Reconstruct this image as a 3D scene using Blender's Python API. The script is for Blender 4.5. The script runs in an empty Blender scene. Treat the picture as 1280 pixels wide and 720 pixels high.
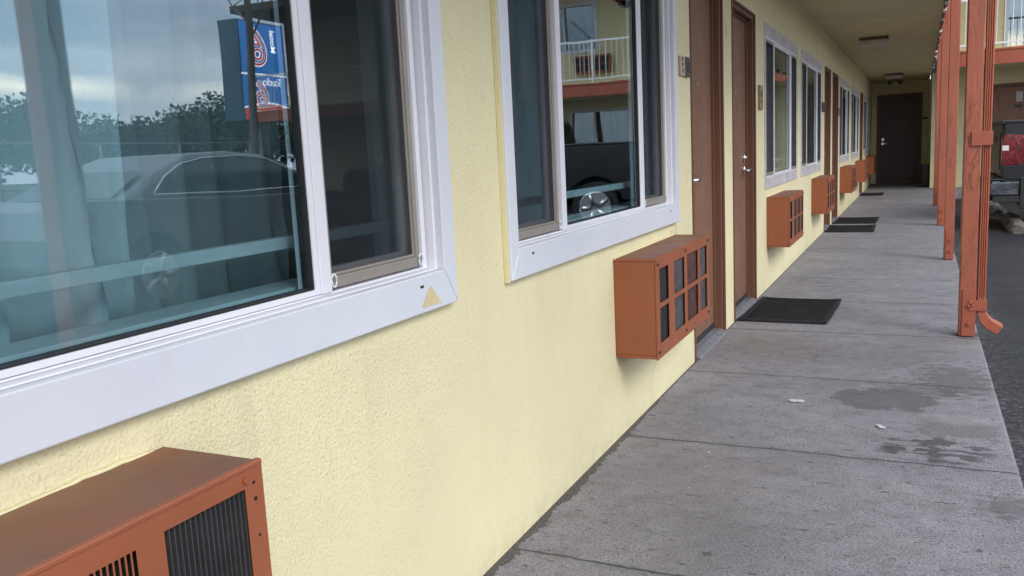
import bpy, bmesh, math, random
from mathutils import Vector, Matrix, noise as mnoise
R = math.radians
random.seed(7)
sc = bpy.context.scene
COL = sc.collection

# ------------------------------------------------------------------ node helper
class NT:
    def __init__(s, name):
        s.m = bpy.data.materials.new(name); s.m.use_nodes = True
        s.t = s.m.node_tree; s.t.nodes.clear()
        s.out = s.t.nodes.new('ShaderNodeOutputMaterial')
        s._co = None
    def n(s, typ, **kw):
        nd = s.t.nodes.new(typ)
        for k, v in kw.items(): setattr(nd, k, v)
        return nd
    def put(s, sock, v):
        if v is None: return
        if isinstance(v, bpy.types.NodeSocket): s.t.links.new(v, sock)
        else:
            try: sock.default_value = v
            except Exception: sock.default_value = tuple(v) + (1.0,)
    @property
    def co(s):
        if s._co is None: s._co = s.n('ShaderNodeTexCoord').outputs['Object']
        return s._co
    def scaled(s, v, sock=None):
        m = s.n('ShaderNodeMapping'); s.put(m.inputs['Vector'], sock or s.co); m.inputs['Scale'].default_value = v
        return m.outputs[0]
    def noise(s, scale, detail=4, rough=.55, vec=None, dist=0.0):
        nd = s.n('ShaderNodeTexNoise'); s.put(nd.inputs['Vector'], vec or s.co)
        nd.inputs['Scale'].default_value = scale; nd.inputs['Detail'].default_value = detail
        nd.inputs['Roughness'].default_value = rough; nd.inputs['Distortion'].default_value = dist
        return nd.outputs['Fac']
    def voro(s, scale, vec=None, feature='F1', smooth=None):
        nd = s.n('ShaderNodeTexVoronoi', feature=feature); s.put(nd.inputs['Vector'], vec or s.co)
        nd.inputs['Scale'].default_value = scale
        return nd.outputs['Distance']
    def math(s, op, a, b=None, c=None):
        nd = s.n('ShaderNodeMath', operation=op); s.put(nd.inputs[0], a); s.put(nd.inputs[1], b); s.put(nd.inputs[2], c)
        return nd.outputs[0]
    def rng(s, v, a, b, c=0.0, d=1.0):
        nd = s.n('ShaderNodeMapRange'); s.put(nd.inputs['Value'], v)
        for i, x in zip(('From Min', 'From Max', 'To Min', 'To Max'), (a, b, c, d)): nd.inputs[i].default_value = x
        return nd.outputs[0]
    def mix(s, f, a, b, blend='MIX'):
        nd = s.n('ShaderNodeMix', data_type='RGBA', blend_type=blend)
        s.put(nd.inputs[0], f); s.put(nd.inputs[6], a if isinstance(a, bpy.types.NodeSocket) else tuple(a) + (1,))
        s.put(nd.inputs[7], b if isinstance(b, bpy.types.NodeSocket) else tuple(b) + (1,))
        return nd.outputs[2]
    def xyz(s, vec=None):
        nd = s.n('ShaderNodeSeparateXYZ'); s.put(nd.inputs[0], vec or s.co); return nd.outputs
    def bump(s, h, dist, strength=1.0, normal=None):
        nd = s.n('ShaderNodeBump'); s.put(nd.inputs['Height'], h)
        nd.inputs['Distance'].default_value = dist; nd.inputs['Strength'].default_value = strength
        if normal is not None: s.put(nd.inputs['Normal'], normal)
        return nd.outputs[0]
    def princ(s, color, rough=.6, metal=0.0, normal=None, spec=.5, emit=None, estr=0.0):
        p = s.n('ShaderNodeBsdfPrincipled')
        s.put(p.inputs['Base Color'], color if isinstance(color, bpy.types.NodeSocket) else tuple(color) + (1,))
        s.put(p.inputs['Roughness'], rough); s.put(p.inputs['Metallic'], metal)
        s.put(p.inputs['Specular IOR Level'], spec)
        if normal is not None: s.put(p.inputs['Normal'], normal)
        if emit is not None:
            p.inputs['Emission Color'].default_value = tuple(emit) + (1,); p.inputs['Emission Strength'].default_value = estr
        s.t.links.new(p.outputs[0], s.out.inputs['Surface'])
        return s.m

def paint(name, col, rough=.55, var=.18, scale=6, bump=.0008, bscale=60, stretch=(1, 1, 1), metal=0.0, spec=.5, dark=.8):
    t = NT(name)
    v = t.scaled(stretch)
    n1 = t.noise(scale, 5, .6, v)
    c = t.mix(t.rng(n1, .3, .7), tuple(x * (1 - var) for x in col), tuple(min(1, x * (1 + var)) for x in col))
    n2 = t.noise(scale * 9, 4, .7, v)
    c = t.mix(t.rng(n2, .62, .78, 0, .5), c, tuple(x * dark for x in col))
    nb = t.noise(bscale, 4, .6, v)
    return t.princ(c, rough, metal, t.bump(nb, bump), spec)

# ------------------------------------------------------------------ materials
def mk_stucco(name, col, lump=.0021):
    t = NT(name)
    big = t.noise(1.3, 4, .6)
    c = t.mix(t.rng(big, .3, .7), tuple(x * .93 for x in col), tuple(x * 1.04 for x in col))
    streak = t.noise(5, 3, .6, t.scaled((1, 1, .12)))
    c = t.mix(t.rng(streak, .55, .8, 0, .22), c, (col[0] * .86, col[1] * .8, col[2] * .72))
    # grime rising from the walkway
    z = t.xyz()[2]
    low = t.math('MULTIPLY', t.rng(z, .0, .10, 1, 0), t.rng(t.noise(14, 4, .7), .4, .7))
    c = t.mix(t.math('MULTIPLY', low, .25), c, (.24, .22, .17))
    fine = t.noise(230, 3, .65)
    mid = t.noise(95, 3, .55)
    vor = t.voro(190, feature='SMOOTH_F1')
    h = t.math('ADD', t.math('MULTIPLY', fine, .7), t.math('MULTIPLY', vor, .75))
    h = t.math('ADD', h, t.math('MULTIPLY', mid, .8))
    patch = t.rng(t.noise(1.1, 3, .5), .42, .62, .45, 1)
    h = t.math('MULTIPLY', h, patch)
    pit = t.math('MULTIPLY', t.rng(t.noise(170, 2, .5), .60, .68), t.rng(t.noise(2.3, 3, .6), .36, .58))
    c = t.mix(t.math('MULTIPLY', pit, .5), c, (col[0] * .45, col[1] * .42, col[2] * .36))
    wv = t.n('ShaderNodeVectorMath', operation='ADD')
    nz3 = t.n('ShaderNodeTexNoise'); t.put(nz3.inputs['Vector'], t.co); nz3.inputs['Scale'].default_value = 6; nz3.inputs['Detail'].default_value = 6
    sc3 = t.n('ShaderNodeVectorMath', operation='SCALE'); t.put(sc3.inputs[0], nz3.outputs['Color']); sc3.inputs['Scale'].default_value = .22
    t.put(wv.inputs[0], t.scaled((1, 1, .45))); t.put(wv.inputs[1], sc3.outputs[0])
    ck = t.math('MULTIPLY', t.rng(t.voro(1.15, wv.outputs[0], 'DISTANCE_TO_EDGE'), .0015, .005, 1, 0), t.rng(t.noise(1.7, 3), .50, .60))
    c = t.mix(t.math('MULTIPLY', ck, .42), c, (col[0]*.42, col[1]*.34, col[2]*.26))
    drip = t.math('MULTIPLY', t.rng(t.noise(11, 4, .6, t.scaled((1, 1, .05))), .56, .70), t.math('MULTIPLY', t.rng(z, .15, .72, 0, 1), t.rng(z, .74, .80, 1, 0)))
    c = t.mix(t.math('MULTIPLY', drip, .17), c, (col[0]*.62, col[1]*.58, col[2]*.52))
    blotch = t.rng(t.noise(30, 4, .65), .55, .75, 0, .22)
    c = t.mix(blotch, c, (col[0] * .85, col[1] * .8, col[2] * .7))
    return t.princ(c, .78, 0, t.bump(h, lump, .85), .3)
CREAM = (.735, .672, .432)
M = {}
M['stucco'] = mk_stucco('cream_stucco', CREAM)
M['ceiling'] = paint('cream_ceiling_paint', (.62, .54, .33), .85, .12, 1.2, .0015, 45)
M['cream_smooth'] = paint('cream_paint', (.72, .65, .40), .7, .08, 4, .001, 50)
M['brown_fascia'] = paint('rust_red_wood_paint', (.34, .082, .042), .5, .16, 7, .0016, 22, (1, 1, .35))

def mk_post():
    t = NT('rust_red_post_paint')
    v = t.scaled((1, 1, .16))
    n = t.noise(20, 5, .65, v, 1.2)
    c = t.mix(t.rng(t.noise(4, 5, .65), .3, .7), (.32, .092, .052), (.41, .125, .072))
    scr = t.rng(t.noise(30, 6, .75, t.scaled((1, 1, .4))), .66, .72)
    c = t.mix(t.math('MULTIPLY', scr, .55), c, (.50, .22, .14))
    z = t.xyz()[2]
    dirt = t.math('MULTIPLY', t.rng(z, .0, .12, 1, 0), t.rng(t.noise(40, 4, .7), .4, .65))
    c = t.mix(t.math('MULTIPLY', dirt, .7), c, (.05, .03, .025))
    wr = t.noise(16, 5, .65, t.scaled((1, 1, .16)), .8)
    crk = t.math('MULTIPLY', t.rng(t.math('ABSOLUTE', t.math('SUBTRACT', wr, .5)), 0, .02, -1, 0), t.rng(t.noise(3, 3), .45, .6))
    h = t.math('ADD', t.math('ADD', t.math('MULTIPLY', n, .6), t.math('MULTIPLY', t.noise(45, 4, .6), .35)), t.math('MULTIPLY', crk, .7))
    return t.princ(c, t.rng(t.noise(12), .3, .7, .38, .6), 0, t.bump(h, .006, .9), .45)
M['post'] = mk_post()
M['ac_metal'] = paint('orange_brown_metal_paint', (.285, .088, .040), .45, .10, 5, .0006, 35)
M['spout'] = paint('rust_red_spout_paint', (.36, .095, .05), .45, .12, 6, .0008, 40)

def mk_acbody():
    t = NT('orange_brown_cabinet_paint')
    geo = t.n('ShaderNodeNewGeometry')
    nz = t.xyz(geo.outputs['Normal'])[2]
    c = t.mix(t.rng(t.noise(4, 5, .6), .3, .7), (.262, .082, .036), (.315, .098, .044))
    dust = t.math('MULTIPLY', t.rng(nz, .6, .95), t.rng(t.noise(9, 5, .65), .25, .65, .35, .95))
    c = t.mix(dust, c, (.165, .088, .058))
    ch = t.math('MULTIPLY', t.rng(t.noise(42, 5, .7), .66, .69), t.rng(t.noise(5, 3), .48, .6))
    c = t.mix(ch, c, (.07, .035, .022))
    sp = t.rng(t.noise(70, 3, .6), .66, .74, 0, .5)
    c = t.mix(sp, c, (.12, .05, .025))
    return t.princ(c, t.rng(t.noise(8, 4), .3, .7, .42, .62), 0, t.bump(t.math('ADD', t.noise(5, 2), t.math('MULTIPLY', t.noise(24, 3), .2)), .007, .8), .4)
M['ac_body'] = mk_acbody()
M['trim'] = None
def mk_trim():
    t = NT('white_painted_trim')
    c = t.mix(t.rng(t.noise(3, 5, .6), .3, .75), (.62, .64, .715), (.67, .69, .75))
    st = t.rng(t.noise(24, 6, .75, t.scaled((1, .25, 1))), .64, .74, 0, .28)
    c = t.mix(st, c, (.45, .42, .38))
    gr = t.math('MULTIPLY', t.rng(t.noise(7, 6, .75), .54, .70), t.rng(t.noise(60, 4, .7), .40, .60))
    c = t.mix(t.math('MULTIPLY', gr, .22), c, (.36, .35, .36))
    return t.princ(c, .42, 0, t.bump(t.noise(40, 3), .0004), .45)
M['trim'] = mk_trim()
M['vinyl'] = paint('white_vinyl', (.74, .745, .80), .35, .03, 4, .0002, 30)
M['grey_trim'] = paint('weathered_grey_trim', (.50, .47, .49), .6, .2, 9, .001, 40, (1, .4, 1))
M['screen_frame'] = paint('taupe_aluminium', (.30, .27, .24), .45, .06, 8, .0002, 40, metal=.2)
M['bar'] = paint('pale_grey_green_bar', (.50, .55, .57), .5, .08, 8, .0003, 30)
M['dark_rubber'] = paint('black_gasket', (.015, .015, .017), .6, .1)

def mk_glass(name, tint, f0=1.95):
    t = NT(name)
    tr = t.n('ShaderNodeBsdfTransparent'); tr.inputs[0].default_value = tint + (1,)
    gl = t.n('ShaderNodeBsdfGlossy'); gl.inputs['Roughness'].default_value = .0; gl.inputs['Color'].default_value = (.93, .97, 1, 1)
    # slight waviness of old panes
    b = t.bump(t.noise(2.2, 2, .4), .0012, .5)
    t.t.links.new(b, gl.inputs['Normal'])
    fr = t.n('ShaderNodeFresnel'); bf = t.n('ShaderNodeNewGeometry').outputs['Backfacing']; t.put(fr.inputs['IOR'], t.rng(bf, 0, 1, f0, 1/f0))
    mx = t.n('ShaderNodeMixShader')
    t.t.links.new(fr.outputs[0], mx.inputs[0]); t.t.links.new(tr.outputs[0], mx.inputs[1]); t.t.links.new(gl.outputs[0], mx.inputs[2])
    t.t.links.new(mx.outputs[0], t.out.inputs['Surface'])
    return t.m
M['glass'] = mk_glass('greenish_window_glass', (.82, .925, .95), 2.0)
M['car_glass'] = mk_glass('dark_car_glass', (.10, .13, .14), 1.6)

def mk_screen():
    t = NT('insect_screen_mesh')
    tr = t.n('ShaderNodeBsdfTransparent'); tr.inputs[0].default_value = (.95, .95, .95, 1)
    df = t.n('ShaderNodeBsdfDiffuse'); df.inputs[0].default_value = (.034, .038, .043, 1)
    o = t.xyz()
    wy = t.math('SINE', t.math('MULTIPLY', o[1], 2 * math.pi / .0016))
    wz = t.math('SINE', t.math('MULTIPLY', o[2], 2 * math.pi / .0016))
    f = t.rng(t.math('MAXIMUM', wy, wz), .25, .45, .26, .66)
    f = t.math('MULTIPLY', f, t.rng(t.noise(5, 3), .3, .7, .70, .84))
    mx = t.n('ShaderNodeMixShader'); t.put(mx.inputs[0], f)
    t.t.links.new(tr.outputs[0], mx.inputs[1]); t.t.links.new(df.outputs[0], mx.inputs[2]); t.t.links.new(mx.outputs[0], t.out.inputs['Surface'])
    return t.m
M['screen'] = mk_screen()

def mk_curtain():
    t = NT('pale_curtain_cloth')
    c = t.mix(t.rng(t.noise(30, 4, .6, t.scaled((1, 1, .06))), .3, .7), (.46, .52, .55), (.55, .61, .64))
    return t.princ(c, .9, 0, t.bump(t.noise(3, 4, .6), .012), .1)
M['curtain'] = mk_curtain()
M['curtain_tan'] = paint('tan_curtain_cloth', (.42, .36, .27), .9, .1, 8, .004, 6, (1, 1, .1))
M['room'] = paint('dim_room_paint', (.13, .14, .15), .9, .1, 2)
def mk_door():
    t = NT('brown_door_paint')
    c = t.mix(t.rng(t.noise(4, 5, .6, t.scaled((1, 1, .4))), .3, .7), (.195, .100, .062), (.240, .128, .082))
    z = t.xyz()[2]
    sc_ = t.math('MULTIPLY', t.rng(z, .02, .55, 1, 0), t.rng(t.noise(16, 5, .75, t.scaled((1, .5, 1.6))), .48, .66))
    c = t.mix(t.math('MULTIPLY', sc_, .6), c, (.075, .042, .030))
    hand = t.math('MULTIPLY', t.rng(t.math('ABSOLUTE', t.math('SUBTRACT', z, .98)), 0, .22, 1, 0), t.rng(t.noise(9, 4, .6), .42, .62))
    c = t.mix(t.math('MULTIPLY', hand, .4), c, (.10, .055, .038))
    ch = t.rng(t.noise(60, 4, .7), .70, .73)
    c = t.mix(t.math('MULTIPLY', ch, .6), c, (.36, .26, .19))
    return t.princ(c, t.rng(t.noise(7, 4), .3, .7, .40, .58), 0, t.bump(t.math('ADD', t.noise(3, 2), t.math('MULTIPLY', t.noise(60, 3, .6, t.scaled((1, 1, .25))), .25)), .003), .4)
M['door'] = mk_door()
M['jamb'] = paint('dark_brown_jamb_paint', (.145, .060, .036), .5, .12, 6, .0006, 30, (1, 1, .3))
M['dark_door'] = paint('dark_brown_door_paint', (.060, .030, .028), .5, .15, 3, .0006, 30)
M['chrome'] = paint('brushed_chrome', (.75, .75, .76), .18, .05, 8, .0001, 30, metal=1.0)
M['brass'] = paint('old_brass', (.62, .55, .45), .3, .08, 8, .0001, 30, metal=1.0)
M['sill_metal'] = paint('dull_aluminium', (.30, .32, .36), .45, .2, 12, .0006, 60, metal=.6)
M['rubber_mat'] = None
def mk_mat():
    t = NT('black_ribbed_rubber')
    r = t.noise(55, 4, .7, t.scaled((1, .25, 1)))
    c = t.mix(t.rng(t.noise(30, 4, .7), .45, .75), (.012, .012, .014), (.035, .035, .038))
    sp = t.rng(t.voro(24), .03, .06, 1, 0)
    c = t.mix(t.math('MULTIPLY', sp, t.rng(t.noise(5), .5, .6)), c, (.25, .24, .22))
    return t.princ(c, .85, 0, t.bump(r, .006), .3)
M['rubber_mat'] = mk_mat()
M['black_plastic'] = paint('black_plastic', (.02, .02, .022), .5, .1)
M['plaque_pale'] = paint('plaque_pale', (.45, .38, .31), .5, .12, 40)
M['plaque_dark'] = paint('plaque_dark', (.055, .05, .05), .35, .2, 40)
M['plaque_tan'] = paint('plaque_tan', (.28, .20, .10), .5, .15, 40)
M['paper'] = paint('white_paper', (.48, .48, .49), .8, .05, 30)
M['peel_white'] = paint('white_railing_paint', (.80, .80, .82), .45, .06, 12)
M['bare_wood'] = paint('bare_grey_wood', (.10, .085, .075), .9, .3, 20, .002, 50)
M['tape'] = paint('cream_overspray', (.62, .52, .30), .6, .1, 20)
for nm, col in (('filter_dark', (.022, .022, .024)), ('filter_slate', (.062, .062, .070)), ('filter_maroon', (.075, .035, .028)), ('filter_grey', (.075, .065, .075))):
    t = NT(nm)
    c = t.mix(t.rng(t.noise(22, 5, .7), .3, .7), tuple(x * .6 for x in col), tuple(x * 1.5 for x in col))
    M[nm] = t.princ(c, .7, 0, t.bump(t.noise(240, 2), .0015), .3)
M['fin'] = paint('grey_aluminium_fin', (.075, .075, .08), .45, .2, 20, .0003, 30, metal=.5)
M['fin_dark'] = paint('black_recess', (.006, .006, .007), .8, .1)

def mk_walk():
    t = NT('worn_grey_concrete')
    x, y, z = t.xyz()
    big = t.noise(1.6, 5, .6)
    c = t.mix(t.rng(big, .3, .7), (.196, .188, .210), (.274, .264, .290))
    mid = t.noise(11, 5, .7)
    c = t.mix(t.rng(mid, .48, .72, 0, .6), c, (.145, .138, .142))
    m2 = t.noise(4.5, 6, .7, t.scaled((1, 1.5, 1)))
    c = t.mix(t.rng(m2, .54, .62, 0, .32), c, (.14, .13, .13))
    c = t.mix(t.rng(m2, .40, .46, .25, 0), c, (.34, .335, .36))
    warm = t.noise(2.6, 4, .6)
    c = t.mix(t.rng(warm, .55, .75, 0, .35), c, (.235, .20, .175))
    sand = t.noise(150, 4, .75)
    c = t.mix(t.rng(sand, .40, .62), t.mix(1, c, (.64, .64, .64), 'MULTIPLY'), t.mix(1, c, (1.25, 1.25, 1.25), 'MULTIPLY'))
    # dark pits, larger elongated ones
    p1 = t.math('MULTIPLY', t.rng(t.voro(70), .16, .26, 1, 0), t.rng(t.noise(7, 3, .6), .44, .58))
    p2 = t.rng(t.noise(30, 4, .6, t.scaled((.55, 1.3, 1))), .63, .67)
    p3 = t.math('MULTIPLY', t.rng(t.voro(125), .17, .28, 1, 0), t.rng(t.noise(19, 3, .6), .36, .52))
    pits = t.math('MINIMUM', t.math('ADD', t.math('ADD', t.math('MULTIPLY', p1, .8), p3), p2), 1)
    c = t.mix(t.math('MULTIPLY', pits, .8), c, (.055, .053, .057))
    # pale flecks
    fl = t.math('MULTIPLY', t.rng(t.voro(9.0), .02, .032, 1, 0), t.rng(t.noise(2), .45, .55))
    c = t.mix(t.math('MULTIPLY', fl, .8), c, (.60, .60, .60))
    # stains: (cx, cy, rx, ry, roughness of outline, strength, colour)
    wet = None
    jag = t.noise(9, 6, .7); jag2 = t.noise(16, 4, .6, t.scaled((1, 2.2, 1)))
    def blob(cx, cy, rx, ry, nz, amp, soft):
        dx = t.math('DIVIDE', t.math('SUBTRACT', x, cx), rx); dy = t.math('DIVIDE', t.math('SUBTRACT', y, cy), ry)
        d = t.math('SQRT', t.math('ADD', t.math('MULTIPLY', dx, dx), t.math('MULTIPLY', dy, dy)))
        d = t.math('ADD', d, t.math('MULTIPLY', t.math('SUBTRACT', nz, .5), amp*1.3))
        return t.rng(d, 1 - soft, 1, 1, 0)
    for (cx, cy, rx, ry, nz, amp, soft, st, col) in (
            (.91, 3.83, .20, .17, jag, 1.4, .08, .72, (.088, .082, .085)),
            (1.19, 3.50, .14, .14, jag, 2.0, .10, .55, (.115, .105, .10)),
            (1.07, 4.02, .17, .11, jag2, 2.4, .2, .55, (.09, .085, .085)),
            (1.19, 4.20, .16, .28, jag2, 3.2, .25, .6, (.075, .07, .072)),
            (.75, 4.55, .45, .25, jag2, 3.4, .5, .30, (.11, .10, .10)),
            (.28, 4.75, .34, .42, jag, 1.6, .7, .50, (.155, .125, .105)),
            (.45, 2.6, .5, .8, jag, 1.6, .8, .35, (.20, .178, .172)),
            (1.30, 2.78, .10, .10, jag2, 3.0, .4, .5, (.07, .068, .07))):
        c = t.mix(t.math('MULTIPLY', blob(cx, cy, rx, ry, nz, amp, soft), st), c, col)
    # the wet foot-sized smears
    wetn = t.noise(13, 4, .55, t.scaled((.8, 1.7, 1)), .5)
    wet = t.math('MULTIPLY', blob(1.10, 3.235, .20, .15, jag, .8, .2), t.rng(wetn, .47, .50))
    c = t.mix(t.math('MULTIPLY', wet, .80), c, (.050, .048, .054))
    # pale bloom by the post
    bl = blob(1.22, 3.62, .16, .10, jag, 1.6, .6)
    c = t.mix(t.math('MULTIPLY', bl, .3), c, (.36, .36, .38))
    # control joints
    wob = t.math('MULTIPLY', t.math('SUBTRACT', t.noise(2.6, 9, .78), .5), .06)
    yy = t.math('ADD', t.math('ADD', y, wob), -3.075)
    fr = t.math('ABSOLUTE', t.math('SUBTRACT', t.math('FRACT', t.math('ADD', t.math('DIVIDE', yy, 1.03), .5)), .5))
    jn = t.rng(t.math('MULTIPLY', fr, 1.03), .0025, t_w := .0065, 1, 0)
    c = t.mix(t.math('MULTIPLY', jn, .85), c, (.035, .034, .036))
    jd = t.math('MULTIPLY', t.rng(t.math('MULTIPLY', fr, 1.03), .0, .04, .35, 0), t.rng(t.noise(30, 4), .4, .6))
    c = t.mix(jd, c, (.08, .078, .08))
    # broken, gritty gap along the wall
    gn = t.noise(7, 6, .7)
    gn = t.math('ADD', gn, t.math('MULTIPLY', t.math('SUBTRACT', t.noise(55, 4, .7), .5), .35))
    gw = t.math('MULTIPLY', t.rng(gn, .30, .70, .002, .046), t.rng(y, 2.9, 3.7, 1, .2))
    gap = t.rng(t.math('SUBTRACT', x, gw), .0, .006, 1, 0)
    grit = t.mix(t.rng(t.noise(190, 3, .7), .4, .62), (.022, .02, .022), (.17, .155, .15))
    c = t.mix(gap, c, grit)
    h = t.math('SUBTRACT', t.math('MULTIPLY', sand, .35), t.math('ADD', t.math('MULTIPLY', pits, .5), t.math('ADD', jn, gap)))
    nrm = t.bump(h, .004, .8)
    rough = t.math('SUBTRACT', t.rng(mid, .3, .7, .62, .85), t.math('MULTIPLY', wet, .4))
    return t.princ(c, rough, 0, nrm, .4)
M['walk'] = mk_walk()
def mk_asphalt():
    t = NT('dark_asphalt')
    c = t.mix(t.rng(t.noise(1.1, 5, .65), .3, .7), (.013, .0135, .018), (.028, .029, .035))
    ag = t.noise(60, 5, .8)
    c = t.mix(t.rng(ag, .54, .66, 0, .6), c, (.085, .085, .09))
    c = t.mix(t.rng(t.noise(28, 5, .7), .36, .48, .8, 0), c, (.008, .008, .010))
    edge = t.math('MULTIPLY', t.rng(t.xyz()[0], 1.36, 1.62, 1, 0), t.rng(t.noise(40, 5, .8), .50, .58))
    c = t.mix(t.math('MULTIPLY', edge, .6), c, (.16, .155, .15))
    fl = t.math('MULTIPLY', t.rng(t.voro(16), .04, .07, 1, 0), t.rng(t.noise(4), .45, .6))
    c = t.mix(fl, c, (.32, .31, .30))
    return t.princ(c, t.rng(t.noise(3), .3, .7, .55, .85), 0, t.bump(t.math('ADD', ag, t.noise(40, 3)), .008, .8), .4)
M['asphalt'] = mk_asphalt()
M['stop'] = paint('worn_pale_concrete', (.15, .138, .128), .95, .35, 14, .012, 24)
M['car_dark'] = paint('dark_slate_car_paint', (.055, .062, .075), .25, .1, 2, 0.0, 10, metal=.3, spec=.6)
M['car_grey'] = paint('black_grey_car_paint', (.010, .011, .014), .30, .08, 2, 0.0, 10, metal=.0, spec=.45)
M['car_silver'] = paint('silver_car_paint', (.20, .21, .23), .3, .08, 2, 0.0, 10, metal=.4, spec=.6)
M['car_maroon'] = paint('dark_red_car_paint', (.10, .02, .022), .25, .08, 2, 0.0, 10, metal=.2, spec=.6)
def mk_dirtychrome():
    t = NT('scuffed_chrome_bumper')
    c = t.mix(t.rng(t.noise(9, 5, .7), .4, .7), (.16, .17, .19), (.05, .05, .055))
    return t.princ(c, t.rng(t.noise(14, 4), .3, .7, .12, .35), .9, t.bump(t.noise(6), .003))
M['bumper'] = mk_dirtychrome()
def mk_redlens():
    t = NT('red_lamp_lens')
    v = t.voro(30, t.scaled((1, 1, .35)))
    c = t.mix(t.rng(v, .1, .6), (.30, .008, .014), (.10, .003, .006))
    c = t.mix(t.rng(t.noise(9, 3), .45, .7), c, (.16, .004, .008))
    return t.princ(c, .10, 0, t.bump(t.noise(40, 2, .5, t.scaled((1, 1, .2))), .003, .6), .6)
M['red_lens'] = mk_redlens()
M['white_lens'] = NT('white_lamp_lens').princ((.75, .68, .66), .15, 0, None, .6)
M['tyre'] = paint('tyre_rubber', (.018, .018, .019), .8, .15, 20)
M['rim'] = paint('alloy_rim', (.55, .55, .57), .3, .08, 10, metal=.9)
M['bark'] = paint('grey_brown_bark', (.12, .095, .075), .9, .3, 9, .02, 14, (1, 1, .3))
M['palm_bark'] = paint('ringed_palm_bark', (.15, .12, .095), .9, .25, 7, .02, 9, (.3, .3, 2.5))
def mk_leaf(name, a, b):
    t = NT(name)
    oi = t.n('ShaderNodeNewGeometry').outputs['Random Per Island']
    return t.princ(t.mix(oi, a, b), .6, 0, None, .3)
M['leaf'] = mk_leaf('tree_leaves', (.030, .050, .022), (.075, .10, .045))
M['frond'] = mk_leaf('palm_fronds', (.05, .075, .025), (.10, .12, .05))
def lit(name, col, st):
    t = NT(name); return t.princ(col, .4, 0, None, .4, col, st)
M['sign_blue'] = lit('backlit_blue_panel', (.020, .12, .36), 1.0)
M['sign_red'] = lit('backlit_red_panel', (.45, .045, .035), 1.0)
M['sign_white'] = lit('backlit_white_lettering', (.80, .80, .84), 1.1)
M['sign_case'] = paint('teal_blue_sign_case', (.025, .085, .15), .5, .1, 3)
M['steel'] = paint('grey_steel', (.25, .25, .26), .5, .1, 5, metal=.5)
M['lens_grey'] = paint('ribbed_lamp_lens', (.50, .47, .42), .3, .15, 30)
M['lamp_base'] = paint('bronze_lamp_base', (.10, .065, .045), .45, .1)
M['block_wall'] = paint('cream_block_wall', (.55, .50, .36), .85, .1, 3, .003, 20)
M['roof'] = paint('brown_roof_shingle', (.09, .065, .05), .9, .25, 8, .01, 12)

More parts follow.
